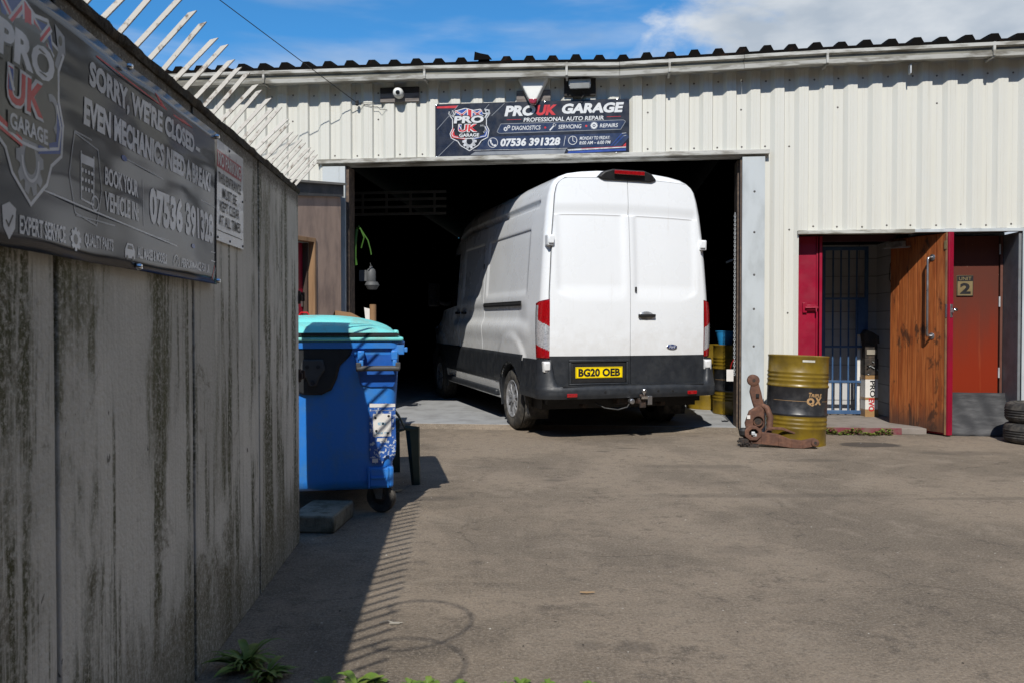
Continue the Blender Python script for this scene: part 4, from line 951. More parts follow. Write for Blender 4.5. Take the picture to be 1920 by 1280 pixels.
# handle, lock, badge
q = MB(); q.lathe([(0, .0), (.062, .0), (.068, .003), (.06, -.004), (.02, -.010), (0, -.011)], 30, 0, Matrix.Translation((.155, -.024, 1.27)) @ Matrix.Diagonal((1.25, 1, .72, 1)) @ Matrix.Rotation(R(-90), 4, 'X'))
q.build('handle_cup', silver, d2)
q = MB(); q.box(.055,   .250, -.058, -.030, 1.258, 1.288); q.build('handle', black, d2, bevel=.008)
q = MB(); q.box(.020, .042, -.036, -.018, 1.52, 1.57); q.build('lock', black, d2, bevel=.007)
q = MB(); T = Matrix.Translation((.455, -.027, .95)) @ Matrix.Rotation(R(90), 4, 'X'); q.lathe([(0, .006), (.052, .005), (.06, .002), (.063, 0)], 36, 0, T @ Matrix.Diagonal((1, .42, 1, 1)), mats=[0, 1, 1]); bo = q.build('badge', [badge_blue, chrome], d2)
D = Deco(lambda a, b, h: (a, -.0335-h, b)); D.text('Ford', .418, .492, .936, .966, 0, shear=.3, bold=.01); D.build('lettering', [w_ink], bo)
# hinges
for sg, zz, nm in ((-1, 2.03, 'hinge'), (1, 2.03, 'hinge'), (-1, .755, 'hinge'), (1, .755, 'hinge')):
    q = MB(); w = lerp(WP, zz)-.02; 
    x0, x1 = (w-.095, w-.012) if sg > 0 else (w-.055, w+.016); y0 = .0+lean(zz)
    q.box(min(sg*x0, sg*x1), max(sg*x0, sg*x1), y0-.008, y0+.09, zz-.055, zz+.055); xm = w-.062 if sg > 0 else w-.02; q.box(sg*xm-.032, sg*xm+.032, y0-.022, y0, zz-.036, zz+.044)
    q.build(nm, white_paint, V, bevel=.010)
# rear light clusters wrapped round the corners
def corner(u, z, out):
    # u: arc length, 0 = side at y .24, grows round to the rear
    w = lerp(WP, z)-.006; Ls = .13; La = RC*math.pi/2
    if u < Ls: x, y, nx, ny = w, RC+Ls-u, 1, 0
    elif u < Ls+La: a = (u-Ls)/RC; x, y, nx, ny = w-RC+RC*math.cos(a), RC-RC*math.sin(a), math.cos(a), -math.sin(a)
    else: x, y, nx, ny = w-RC-(u-Ls-La), 0, 0, -1
    x += nx*out; y += ny*out
    return (x, y+(lean(z)+bulge(x)), z)
for sg in (-1, 1):
    mb = MB(); U0, U1 = .080, .295; Z0, Z1 = .835, 1.445
    def lf(u, v):
        z = Z0+(Z1-Z0)*v; uu = U0+(U1-U0)*u+.035*(1-v)*(1-u)
        o = .016+.010*math.sin(math.pi*min(1, max(0, u)))**.5*math.sin(math.pi*v)**.3
        top_cut = .05*(1-u)*sm(.85, 1, v); p = corner(uu, z-top_cut, o); return (sg*p[0], p[1], p[2])
    def lm(u, v):
        if u < .05 or u > .95 or v < .02 or v > .975: return 2
        if v < .11+.15*(1-u): return 0
        if u < .34 and v < .90: return 1
        if v < .64-.20*(u-.34): return 1
        return 0
    mb.grid(lf, 28, 60, mf=lm)
    lo = mb.build('rear_light', [red_lens, clear_lens, dred_lens], V, smooth=50, solid=.02)
# high level brake light
q = MB()
def hb(u, v):
    x = -.33+.66*u+CX; s_ = 1-abs(2*u-1)**3.2
    y = .085-.075*v*s_-.02*(x/.33)**2; z = 2.715+.085*math.sin(math.pi*v)*s_*.9+.045*v*s_*.4-.03*(1-v)*s_-.01*(x/.33)**2
    return (x, y, z)
q.grid(hb, 30, 10)
q = MB(); pr_ = [(-.34, 0), (-.27, .065), (-.18, .088), (.18, .088), (.27, .065), (.34, 0), (.27, -.022), (-.27, -.022)]
q.prism(pr_, lambda a, b, d: (CX+a*(1-.25*(d < .01)*0), .018+d+.10*(abs(a)/.34)**2*.4, 2.695+b*1.0-.06*0), .20); hbo = q.build('high_brake_light', black, V, bevel=.018)
q = MB(); q.box(CX-.17, CX+.17, .010, .03, 2.728, 2.768); q.build('brake_lens', red_lens, hbo, bevel=.004)
# bumper
mb = MB()
def bumper(u, v):
    # u 0..1 round the tail, v 0..1 over the section
    a = 2*abs(u-.5); sg = -1 if u < .5 else 1     # a: 0 centre .. 1 side end
    Ltot = .60+RC*math.pi/2+.87; s_ = (1-a)*Ltot
    top = .565+.265*sm(.84, .70, (1-s_/Ltot)*-1+1 if False else 1-a) if False else None
    w = .985
    if s_ < .50: x, y, nx, ny = w, .60-s_, 1, 0
    elif s_ < .50+.157: q_ = (s_-.50)/.1; x, y, nx, ny = w-.1+.1*math.cos(q_), .1-.1*math.sin(q_), math.cos(q_), -math.sin(q_)
    else: x, y, nx, ny = max(0, w-.1-(s_-.657)), 0, 0, -1
    zt = .562+.262*sm(.055, -.01, (w-.1-x) if s_ > .657 else -.05)
    if y > .45: zt -= 0
    zb = .425+.0*y
    low = sm(.62, .42, .5)
    sec = [(0, zb+.02), (.03, zb), (.10, zb+.01), (.115, zb+.05), (.112, zb+.105), (.095, zb+.135), (.02, zt), (-.03, zt+.002)]
    k = v*(len(sec)-1); i = min(int(k), len(sec)-2); f_ = k-i
    o = sec[i][0]+(sec[i+1][0]-sec[i][0])*f_; zz = sec[i][1]+(sec[i+1][1]-sec[i][1])*f_
    sc_ = .28+.72*sm(.45, .75, s_); o = o*sc_+(.006 if o > 0 else 0)
    xx = min(x+nx*o, 10); return (sg*(xx if s_ < Ltot-.001 else 0), y+ny*o+bulge(x)*.5, zz)
mb.grid(bumper, 120, 21)
bmp_ = mb.build('rear_bumper', van_grey, V, smooth=50)
q = MB(); q.box(-.80, .80, -.098, .02, .556, .566); 
for k in range(64): q.box(-.79+k*.025, -.775+k*.025, -.095, -.03, .566, .570)
q.build('bumper_step', van_grey, bmp_)
for x0 in (-.71, .65):
    q = MB(); q.box(x0-.055, x0+.055, -.122, -.108, .455, .492); q.build('reflector', red_lens, bmp_, bevel=.004)
for x0 in (-.35, -.08, .25, .42):
    q = MB(); q.lathe([(0, .003), (.011, .003), (.013, 0)], 16, 0, Matrix.Translation((x0, -.1205, .50)) @ Matrix.Rotation(R(90), 4, 'X')); q.build('parking_sensor', black, bmp_)
# side trims, arches, sills
for sg in (-1, 1):
    mb = MB()
    def tf(u, v): 
        y = .58+(LEN-1.0-.58+.3)*u; z = .50+.355*v; p = bpt(y, z, 1); o = .012*sm(0, .12, v)*sm(1, .93, v)+.003; return (sg*(p[0]+o), p[1], z)
    mb.grid(tf, 180, 18, keep=lambda u, v: not in_arch(.58+(LEN-1.28)*u, .50+.355*v)); mb.build('side_trim', van_grey, V, smooth=50)
    for ay in AX:
        mb = MB(); pr2 = []
        for k in range(33):
            a = R(-14+208*k/32); ca, sa = math.cos(a), math.sin(a)
            sec = []
            for rr, oo in ((.398, -.05), (.398, .012), (.43, .024), (.478, .020), (.492, .004)):
                y_ = ay+ca*rr; z_ = .34+sa*rr; zq = min(max(z_, .32), 2); sec.append((sg*(lerp(WP, zq)-.018*sm(.8, 0, y_)+oo), y_, z_))
            pr2.append(sec)
        mb.add([p for r_ in pr2 for p in r_], [(i*5+j, i*5+j+1, (i+1)*5+j+1, (i+1)*5+j) for i in range(32) for j in range(4)]); mb.build('wheel_arch_trim', van_grey, V, smooth=50)
        # wheelhouse
        mb = MB(); pr2 = [(sg*.96, ay+.42*math.cos(R(a)), .34+.42*math.sin(R(a))) for a in range(-10, 191, 10)]; n = len(pr2)
        mb.add(pr2+[(sg*.55, p[1], p[2]) for p in pr2], [(i, i+1, n+i+1, n+i) for i in range(n-1)]); mb.add([(sg*.55, p[1], p[2]) for p in pr2], [tuple(range(n))]); mb.build('wheelhouse', black, V)
q = MB(); q.box(-.90, .90, .25, 5.3, .30, .42); q.box(-.88, .88, .12, .7, .36, .50); q.build('underbody', black, V)
q = MB(); q.tube([(-.8, 1.05, .34), (.8, 1.05, .34)], .05, 12); q.lathe([(0, -.16), (.10, -.12), (.15, 0), (.10, .12), (0, .16)], 20, 0, Matrix.Translation((0, 1.05, .34)) @ Matrix.Rotation(R(90), 4, 'Y')); q.tube([(-.45, .15, .34), (-.45, 1.9, .30)], .03, 10); q.tube([(.45, .15, .34), (.45, 1.9, .30)], .03, 10); q.tube([(.62, .30, .33), (.62, 2.4, .34)], .035, 12); q.build('rear_axle', rust_dk, V)
q = MB(); q.box(-1.0, -.93, 1.62, 4.2, .325, .40); q.build('side_step', van_grey, V, bevel=.02)
for sg in (-1, 1):
    q = MB(); q.grid(lambda u, v: (sg*(.70+.27*u), .60-.04*v, .16+.33*v), 6, 6); q.build('mud_flap', rubber, V, solid=.008)
# tow bar
TB = MB(); TB.box(-.17, .17, -.02, .08, .36, .42); TB.box(.02, .11, -.13, .0, .37, .43); TB.box(.03, .10, -.14, -.12, .33, .47); TB.tube([(.065, -.16, .44), (.065, -.16, .49)], .014, 12)
tb = TB.build('tow_bar', rust_dk, V, bevel=.006)
q = MB(); q.lathe([(0, .028), (.016, .023), (.025, .01), (.026, 0), (.022, -.014), (.014, -.024), (.014, -.04)], 18, 0, Matrix.Translation((.065, -.16, .505))); q.box(.03, .10, -.175, -.14, .425, .452); q.build('tow_ball', chrome, tb)
q = MB(); q.lathe([(.028, 0), (.028, .05), (.02, .055), (0, .055)], 16, 0, Matrix.Translation((-.06, -.10, .40)) @ Matrix.Rotation(R(90), 4, 'X')); q.box(.12, .17, -.14, -.09, .36, .45); q.build('socket', steel, tb, bevel=.003)
q = MB(); q.tube([(-.06, -.10, .39), (-.10, -.11, .34), (-.20, -.10, .315), (-.32, -.04, .33), (-.4, .02, .38)], .008, 8); q.build('cable', wire_m, tb)
# sliding door rail, handles, glass, mirror
q = MB(); pts = [bpt(.72+1.54*k/20, 1.40, -1) for k in range(21)]
q.add([(p[0]-o, p[1], 1.375+zz) for p in pts for o, zz in ((.004, 0), (.012, .004), (.012, .052), (.004, .056))], [(i*4+j, i*4+j+1, i*4+j+5, i*4+j+4) for i in range(20) for j in range(3)]+[(0, 1, 2, 3), (83, 82, 81, 80)]); rl = q.build('slide_rail', black, V)
q = MB(); q.add([(p[0]-o, p[1], 1.375+zz) for p in pts for o, zz in ((.0125, .018), (.016, .020), (.016, .034), (.0125, .036))], [(i*4+j, i*4+j+1, i*4+j+5, i*4+j+4) for i in range(20) for j in range(3)]); q.build('rail_groove', seam, rl)
for y0 in (3.28, 3.62):
    for sg in (-1, 1):
        q = MB(); p = bpt(y0, 1.33, -1); q.box(min(sg*(-p[0]+.0), sg*(-p[0]+.035)), max(sg*(-p[0]), sg*(-p[0]+.035)), y0-.10, y0+.10, 1.30, 1.335); q.build('side_handle', black, V, bevel=.008)
q = MB(); p = bpt(2.33, 1.9, -1); q.box(p[0]-.006, p[0]+.01, 2.32, 2.345, 1.87, 1.93); q.build('side_lock', black, V, bevel=.003)
for sg in (-1, 1):
    mb = MB()
    def wf(u, v):
        y = 3.66+.98*u-.0; z0_ = 1.42-.06*u; z1_ = 2.16-.60*sm(.45, 1.0, u); z = z0_+(z1_-z0_)*v
        t = lerp(TOP, y); z_src = 1.0+(z-1.0)*1.79/max(.1, (t-1.0)) if t < 2.79 else z
        p = bpt(y, min(z_src, 2.5), 1); return (sg*(p[0]+.005), p[1], z)
    mb.grid(wf, 16, 12); mb.build('side_window', glass, V)
    q = MB(); x_ = sg*1.14; q.box(min(x_-.09, x_+.09), x_+.09, 4.42, 4.50, 1.42, 1.78); q.bar((sg*.93, 4.5, 1.45), (sg*1.08, 4.47, 1.50), .05, .06); mo = q.build('wing_mirror', black, V, bevel=.03)
    q = MB(); q.box(x_-.075, x_+.075, 4.412, 4.419, 1.44, 1.76); q.build('mirror_glass', glass, mo)
    q = MB(); q.box(min(sg*.55, sg*.84), max(sg*.55, sg*.84), 5.68, 5.78, .90, 1.12); q.build('headlight', clear_lens, V, bevel=.02)
mb = MB()
def wsf(u, v):
    y = 4.30+.72*v; t = lerp(TOP, y)+.006; w = (lerp(WP, 2.1)-.10*sm(4.3, LEN, y))*.86; x = -w+2*w*u; return (x, y, t-.05*(abs(x)/w)**2+.0)
mb.grid(wsf, 20, 20); mb.build('windscreen', glass, V)
q = MB(); q.box(-.5, .5, 5.77, 5.80, .62, .90); q.box(-.85, .85, 5.70, 5.82, .38, .60); q.build('front_bumper', van_grey, V, bevel=.02)
# wheels
def make_wheel(sg):
    we = bpy.data.objects.new('wheel', None); COL.objects.link(we); we.parent = V
    T = Matrix.Rotation(R(90)*sg, 4, 'Y')
    tp = [(.205, -.10), (.235, -.115), (.30, -.118), (.330, -.098), (.342, -.080)]
    for k in range(5): a = -.072+k*.036; tp += [(.342, a-.012), (.345, a-.010), (.345, a+.014), (.342, a+.016), (.334, a+.018)] if k < 4 else [(.342, a), (.345, a+.002)]
    tp += [(.330, .098), (.30, .118), (.235, .115), (.205, .10)]
    tp = [(r_, z_) for r_, z_ in tp]
    q = MB(); q.lathe(tp, 56, 0, T); q.build('tyre', rubber, we, smooth=40)
    q = MB(); q.lathe([(.19, -.09), (.19, .06)], 40, 0, T); q.lathe([(0, .03), (.19, .03)], 40, 0, T); q.build('wheel_well', black, we)
    q = MB(); q.lathe([(.203, .06), (.214, .100), (.207, .112), (.192, .098), (.180, .086)], 48, 0, T)
    q.lathe([(0, .108), (.03, .108), (.045, .104), (.062, .092), (.078, .075)], 30, 0, T)
    for k in range(10):
        a = 2*math.pi*k/10; w1, w2 = .016, .024
        pts = []
        for r_, w_, z_ in ((.055, .012, .096), (.12, .017, .104), (.195, .030, .094)):
            for s2 in (-1, 1): pts.append(tuple(T @ Vector((r_*math.cos(a)-s2*w_*math.sin(a), r_*math.sin(a)+s2*w_*math.cos(a), z_))))
        low_ = [tuple(T @ (T.inverted() @ Vector(p)+Vector((0, 0, -.035)))) for p in pts]
        q.add(pts+low_, [(0, 1, 3, 2), (2, 3, 5, 4), (0, 2, 8, 6), (2, 4, 10, 8), (1, 7, 9, 3), (3, 9, 11, 5), (4, 5, 11, 10), (0, 6, 7, 1)])
    q.build('rim', silver, we, smooth=40)
    return we
wl = make_wheel(-1); wr = make_wheel(1)
for sg, src in ((-1, wl), (1, wr)):
    src.location = (sg*.862, AX[0], .342); c_ = copy_tree(src, V); c_.location = (sg*.862, AX[1], .342)

# ------------------------------------------------------------------ drums
def make_drum(label, loc, tilt=(0, 0), spin=0, group='ochre oil drums'):
    d = thing('oil_drum', label, 'drum', loc, 0, group); d.rotation_euler = (tilt[0], tilt[1], spin)
    prof_ = [(.270, .022), (.270, .004), (.284, 0), (.290, .006), (.290, .018), (.2865, .026)]
    def hoop(z, r=.0055, w=.012): return [(.2860, z-w), (.2860+r, z-w*.45), (.2860+r, z+w*.45), (.2860, z+w)]
    for z in (.175, .215, .255): prof_ += hoop(z, .0045, .013)
    prof_ += [(.2862, .292), (.2925, .300), (.295, .308), (.2925, .316), (.2862, .325)]
    prof_ += [(.286, .45), (.2862, .565), (.2925, .574), (.295, .582), (.2925, .590), (.2862, .600)]
    for z in (.635, .675, .715): prof_ += hoop(z, .0045, .013)
    prof_ += [(.2862, .855), (.290, .862), (.291, .875), (.286, .880), (.279, .876), (.276, .858), (.20, .856), (0, .856)]
    mats_ = []
    for (r0, z0), (r1, z1) in zip(prof_, prof_[1:]):
        m_ = (z0+z1)/2; mats_.append(1 if .293 < m_ < .575 and r0 > .2 else 0)
    q = MB(); q.lathe(prof_, 72, 0, None, mats_); q.build('drum_body', [ochre, dblack], d, smooth=40)
    def cyl(a, b, h): th = a/.2862-math.pi/2; r_ = .2866+h; return (r_*math.cos(th), r_*math.sin(th), b)
    D = Deco(cyl)
    D.text('T', -.075, -.040, .485, .530, 0, bold=.05, shear=.15); D.text('RIPLE', -.043, .078, .487, .519, 0, bold=.035, shear=.15)
    D.text('Q', -.088, -.010, .398, .480, 0, bold=.07); D.text('X', -.010, .078, .412, .485, 0, bold=.07, shear=.1)
    for a0, a1 in ((-.42, -.088), (.085, .42)):
        for k in range(16): D.poly([(a0+(a1-a0)*k/16, .441), (a0+(a1-a0)*(k+1)/16, .441), (a0+(a1-a0)*(k+1)/16, .4445), (a0+(a1-a0)*k/16, .4445)], 0)
    D.build('lettering', [tan_ink], d)
    q = MB(); q.lathe([(0, .016), (.025, .016), (.03, 0)], 20, 0, Matrix.Translation((.17, .1, .856))); q.build('bung', steel, d)
    return d
dr1 = make_drum('ochre drum with black band standing out in the yard, leaning slightly by the small doorway', (2.825, 7.93, -.004), (0, R(2.3)), R(16))
lb = MB(); lb.grid(lambda u, v: (.2885*math.cos(R(-118+24*u)), .2885*math.sin(R(-118+24*u)), .820+.020*v), 10, 1); lb.build('sticker', M('label white', (.55, .54, .48), .6), dr1, fix=False)
dr2 = make_drum('ochre drum just inside the workshop opening with tub and charger on top', (2.885, 10.25, .05), (0, 0), R(5))
q = MB(); q.lathe([(.270, .004), (.290, 0), (.290, .018), (.286, .03), (.286, .17), (.2905, .18), (.2905, .19), (.286, .20), (.286, .86), (.29, .875), (.28, .88), (.27, .86), (0, .86)], 48)
dd = q.build('oil_drum', [ochre], loc=(2.70, 10.95, .05)); tag(dd, 'plain ochre drum mostly hidden behind the drum with tub and charger', 'drum', 'ochre oil drums')
# tub, charger, leads on drum 2
q = MB(); q.lathe([(.0, .01), (.085, .0), (.12, .16), (.128, .165), (.128, .175), (.115, .172), (.08, .012)], 28, 0, Matrix.Diagonal((1, .8, 1, 1))); tag(q.build('plastic_tub', sky_blue, loc=(2.72, 10.15, .932)), 'light blue plastic tub on the drum inside the workshop', 'tub')
BC = thing('battery_charger', 'black battery charger with white label on the drum inside the workshop', 'charger', (2.99, 10.08, .932), R(8))
q = MB(); q.box(-.085, .085, 0, .12, 0, .15); q.tube([(-.06, .06, .15), (-.05, .06, .18), (.05, .06, .18), (.06, .06, .15)], .008, 8); q.build('case', black, BC, bevel=.01)
q = MB(); q.box(-.04, .045, -.006, 0, .09, .115); q.box(-.03, .05, -.006, 0, .03, .06); q.build('label_panel', box_white, BC)
q = MB(); q.tube([(2.88, 10.0, .95), (2.84, 9.93, .90), (2.83, 9.92, .78), (2.86, 9.93, .62), (2.89, 9.94, .58)], .005, 6, 0); q.tube([(2.80, 10.0, .945), (2.79, 9.93, .88), (2.86, 9.93, .80), (2.95, 9.94, .74), (3.0, 9.95, .70)], .005, 6, 1); q.tube([(2.76, 9.99, .945), (2.80, 9.92, .86), (2.90, 9.93, .70), (3.0, 9.94, .66)], .005, 6, 1)
for k in range(7): a = rs.uniform(0, 6.28); q.tube([(2.84+.05*math.cos(a), 10.02+.03*math.sin(a), .945), (2.86+.06*math.cos(a+1), 10.03, .965), (2.88+.05*math.cos(a+2), 10.02, .95)], .005, 6, k % 2)
tag(q.build('jump_leads', [red_pl, wire_m]), 'red and black charging leads trailing over the drum inside the workshop', 'leads')
# chain with tag
q = MB(); z = 2.4; i = 0
CH = fthing('hanging_chain', 'steel chain hanging down the right jamb of the big opening with a white tag', 'chain', 2.465, .10, 0)
while z > .62:
    pts = [(.009*math.cos(a) if i % 2 else 0, 0 if i % 2 else .009*math.cos(a), z+.016*math.sin(a)) for a in [2*math.pi*k/10 for k in range(10)]]; q.tube(pts, .003, 5, 0, closed=True); z -= .0235; i += 1
q.build('links', galv, CH)
q = MB(); q.box(-.085, -.01, -.01, -.004, .56, .69); q.build('paper_tag', box_white, CH)
q = MB(); q.tube([(-.045, -.008, .69), (-.03, -.008, .76), (-.005, -.004, .80)], .003, 5); q.build('tag_string', red_pl, CH)

# suspension arm in front of the drum
AR = thing('suspension_arm', 'rusty car suspension arm and hub carrier standing in front of the jamb and drum', 'car part', (2.36, 7.70, 0), R(-6))
def slab(mb, pts, y0, y1, mat=0): mb.prism(pts, lambda a, b, d: (a, y0+d, b), y1-y0, mat)
q = MB(); slab(q, [(-.02, .60), (.05, .61), (.075, .52), (.10, .40), (.13, .36), (.10, .30), (.02, .33), (-.01, .42), (-.035, .52)], .10, .15); ua = q.build('upper_link', rust, AR, bevel=.012)
q = MB(); q.lathe([(.012, -.034), (.045, -.034), (.057, -.026), (.057, .026), (.045, .034), (.012, .034)], 28, 0, Matrix.Translation((.0, .125, .635)) @ Matrix.Rotation(R(90), 4, 'X')); q.lathe([(0, .036), (.016, .036), (.016, -.036)], 14, 1, Matrix.Translation((.0, .125, .635)) @ Matrix.Rotation(R(90), 4, 'X')); q.build('bushing', [rust, rust_dk], ua)
q = MB(); q.box(.02, .05, .085, .10, .47, .505); q.build('bracket_hole', ink, ua)
q = MB(); pth = [(.065, .13, .40), (.125, .10, .37), (.155, .08, .28), (.150, .08, .17), (.11, .07, .08)]; q.tube(pth, [.022, .030, .032, .030, .036], 12)
slab(q, [(-.05, .34), (.04, .40), (.09, .36), (.10, .2), (.05, .12), (-.07, .14), (-.09, .22)], .04, .10); q.build('hub_carrier', rust, AR, bevel=.014)
q = MB(); q.lathe([(.030, -.02), (.043, -.022), (.048, .0), (.048, .02)], 24, 0, Matrix.Translation((.03, .035, .245)) @ Matrix.Rotation(R(90), 4, 'X')); q.lathe([(0, .0), (.034, .0)], 20, 0, Matrix.Translation((.03, .036, .245)) @ Matrix.Rotation(R(90), 4, 'X')); q.build('bearing_seat', rust_dk, AR)
q = MB(); n = 8
ring_o = [(-.03+.082*math.cos(2*math.pi*(k+.5)/n)*1.05, .135+.075*math.sin(2*math.pi*(k+.5)/n)) for k in range(n)]; ring_i = [(-.025+.045*math.cos(2*math.pi*(k+.5)/n), .135+.043*math.sin(2*math.pi*(k+.5)/n)) for k in range(n)]
q.add([(a, -.05, b) for a, b in ring_o]+[(a, -.05, b) for a, b in ring_i]+[(a, .04, b) for a, b in ring_o]+[(a, .04, b) for a, b in ring_i], [(k, (k+1) % n, n+(k+1) % n, n+k) for k in range(n)]+[(k, (k+1) % n, 2*n+(k+1) % n, 2*n+k) for k in range(n)]+[(n+k, n+(k+1) % n, 3*n+(k+1) % n, 3*n+k) for k in range(n)])
hs = q.build('hub_seat', rust, AR, bevel=.006)
q = MB(); slab(q, ring_i, .03, .04, 0); q.build('hub_back', ink, hs)
q = MB(); q.box(-.045, -.01, -.04, .03, .115, .15); q.box(-.03, .01, -.03, .02, .10, .13); q.build('hub_core', galv, hs, bevel=.006)
q = MB()
top = [(-.10, .0, .10), (.05, -.04, .145), (.20, -.07, .13), (.32, -.09, .085), (.42, -.10, .075), (.52, -.11, .10)]; bot = [(-.12, .0, .035), (.05, -.04, .030), (.20, -.07, .02), (.32, -.09, .004), (.42, -.10, .002), (.52, -.11, .025)]
for dy in (0, .055):
    for (a, b_), (c_, e_) in zip(zip(top, bot), zip(top[1:], bot[1:])):
        P_ = lambda p, o: (p[0], p[1]+o, p[2]); q.add([P_(a, dy), P_(c_, dy), P_(e_, dy), P_(b_, dy), P_(a, dy+.008), P_(c_, dy+.008), P_(e_, dy+.008), P_(b_, dy+.008)], [(0, 1, 2, 3), (7, 6, 5, 4), (0, 4, 5, 1), (1, 5, 6, 2), (2, 6, 7, 3), (3, 7, 4, 0)])
for a, c_ in zip(top, top[1:]): q.add([(a[0], a[1]+.002, a[2]-.030), (c_[0], c_[1]+.002, c_[2]-.030), (c_[0], c_[1]+.06, c_[2]-.030), (a[0], a[1]+.06, a[2]-.030)], [(0, 1, 2, 3)])
la = q.build('lower_arm', rust, AR, bevel=.003, smooth=45)
q = MB(); q.lathe([(.012, -.045), (.028, -.045), (.036, -.04), (.036, .04), (.028, .045), (.012, .045)], 24, 0, Matrix.Translation((.53, -.08, .062)) @ Matrix.Rotation(R(90), 4, 'X')); q.lathe([(0, .048), (.014, .048), (.014, -.048)], 12, 1, Matrix.Translation((.53, -.08, .062)) @ Matrix.Rotation(R(90), 4, 'X')); q.build('bushing', [rust, rust_dk], la)
q = MB(); q.lathe([(0, .05), (.03, .045), (.045, .02), (.04, -.02), (.02, -.04)], 18, 0, Matrix.Translation((-.115, .0, .135))); q.build('ball_joint', black, AR)
q = MB(); q.box(-.15, -.07, -.04, .05, .04, .08); q.bar((-.15, -.03, .02), (.02, -.06, .012), .03, .03); q.bar((-.13, .0, .07), (-.17, -.01, .045), .03, .02)
for k in range(6): q.tube([(-.15+k*.02, -.05, .03+.01*(k % 3)), (-.15+k*.02, -.08, .03+.01*(k % 3))], .008, 8)
q.build('bracket', rust_dk, AR, bevel=.005)
q = MB(); q.box(-.075, -.045, .03, .039, .265, .30); q.build('paper_scrap', box_white, AR)
q = MB(); slab(q, [(.10, .17), (.25, .165), (.37, .125), (.375, .14), (.26, .19), (.12, .195)], .0, .012); q.build('upper_plate', rust, AR, bevel=.004)

# tyres at the right edge
def make_tyre(label, loc):
    t = thing('car_tyre', label, 'tyre', loc, 0, 'old tyres stacked at the right edge')
    tp = [(.20, .02), (.215, .005), (.27, 0), (.30, .02), (.312, .04)]+[(.315+(.004 if k % 2 else -.003), .045+.0125*k) for k in range(9)]+[(.312, .160), (.30, .185), (.27, .20), (.215, .195), (.20, .18), (.20, .02)]
    q = MB(); q.lathe(tp, 64); q.build('tread', rubber, t, smooth=30)
    q = MB(); q.lathe([(.225, -.001), (.232, -.004), (.24, -.001)], 48); q.lathe([(.225, .198), (.232, .203), (.24, .200)], 48); q.build('sidewall_ring', rubber, t); return t
make_tyre('worn black tyre lying at the bottom of the stack at the right edge', (5.27, 7.93, 0)); make_tyre('worn black tyre lying on top of the other at the right edge', (5.295, 7.95, .203))

# ------------------------------------------------------------------ wheelie bin
BN2 = thing('wheeled_bin', 'large blue four wheeled bin with turquoise lid behind the end of the concrete wall', 'bin', (-1.165, 4.83, 0), R(10))
# local: x across the end face, y away along the bin
def bring(z, k):   # half width and length at height
    t = (z-.15)/(1.06-.15); return .425+.055*t, -.0-.02*t, 1.06+.03*t
def rrect(hw, y0, y1, r, n=6):
    pts = []
    for cx_, cy_, a0 in ((hw-r, y0+r, -90), (hw-r, y1-r, 0), (-hw+r, y1-r, 90), (-hw+r, y0+r, 180)):
        for k in range(n+1): a = R(a0+90*k/n); pts.append((cx_+r*math.cos(a), cy_+r*math.sin(a)))
    return pts
q = MB(); lv = []
for z, e in ((.155, -.03), (.175, -.008), (.22, 0), (.5, 0), (.8, 0), (.98, 0), (.985, .006), (1.02, .008), (1.025, .03), (1.062, .032), (1.062, -.01), (.9, -.03)):
    hw, y0, y1 = bring(z, 0); lv.append([(a, b, z) for a, b in rrect(hw+e, y0-e, y1+e, .06+max(e, 0))])
n = len(lv[0]); q.add([p for l in lv for p in l], [(i*n+j, i*n+(j+1) % n, (i+1)*n+(j+1) % n, (i+1)*n+j) for i in range(len(lv)-1) for j in range(n)]+[tuple(range(n))])
q.build('tub', blue_pl, BN2, smooth=40)
q = MB()   # side wings on the front rim
q.box(.43, .505, -.04, .02, .985, 1.045); q.box(.505, .525, -.04, .02, 1.00, 1.03); q.build('rim_lug', blue_pl, BN2, bevel=.004)
# recess around grab handle
q = MB(); slab(q, [(.20, .995), (.24, .80), (.30, .785), (.44, .785), (.46, .83), (.46, .995)], -.024, -.012); q.build('handle_pocket', M('blue pocket', (.012, .10, .42), .4), BN2, bevel=.006)
for hx in (.225, .425): q = MB(); q.box(hx, hx+.04, -.075, -.02, .955, 1.01); q.box(hx+.008, hx+.034, -.088, -.022, .90, .955); q.build('handle_bracket', blue_pl, BN2, bevel=.005)
q = MB(); q.tube([(.215, -.085, .905), (.475, -.085, .905)], .017, 14); q.box(.215, .245, -.10, -.06, .90, .94); q.box(.45, .48, -.10, -.06, .90, .94); q.build('grab_handle', M('grey rubber grip', (.06, .06, .062), .6), BN2, bevel=.004)
# lifting trunnion housing
q = MB(); slab(q, [(-.38, 1.02), (-.26, 1.03), (.20, 1.03), (.18, .98), (.12, .92), (.10, .84), (.07, .775), (.01, .745), (-.10, .745), (-.165, .775), (-.20, .84), (-.24, .94), (-.36, .97)], -.040, -.008); th_ = q.build('lifting_pin_housing', blue_dk, BN2, bevel=.014)
q = MB(); slab(q, [(-.10, .96), (.02, .96), (.035, .90), (.0, .85), (-.02, .80), (-.06, .80), (-.08, .85), (-.115, .90)], -.056, -.04); q.build('boss', M('dull grey casting', (.05, .052, .055), .6), th_, bevel=.008)
q = MB()
for a in (-.072, -.008): q.lathe([(0, -.002), (.012, -.002)], 14, 0, Matrix.Translation((a, -.0565, .915)) @ Matrix.Rotation(R(-90), 4, 'X'))
q.lathe([(.010, .0), (.016, -.02), (.010, -.03), (0, -.03)], 14, 0, Matrix.Translation((-.04, -.056, .82)) @ Matrix.Rotation(R(-90), 4, 'X')); q.build('bolt_hole', ink, th_)
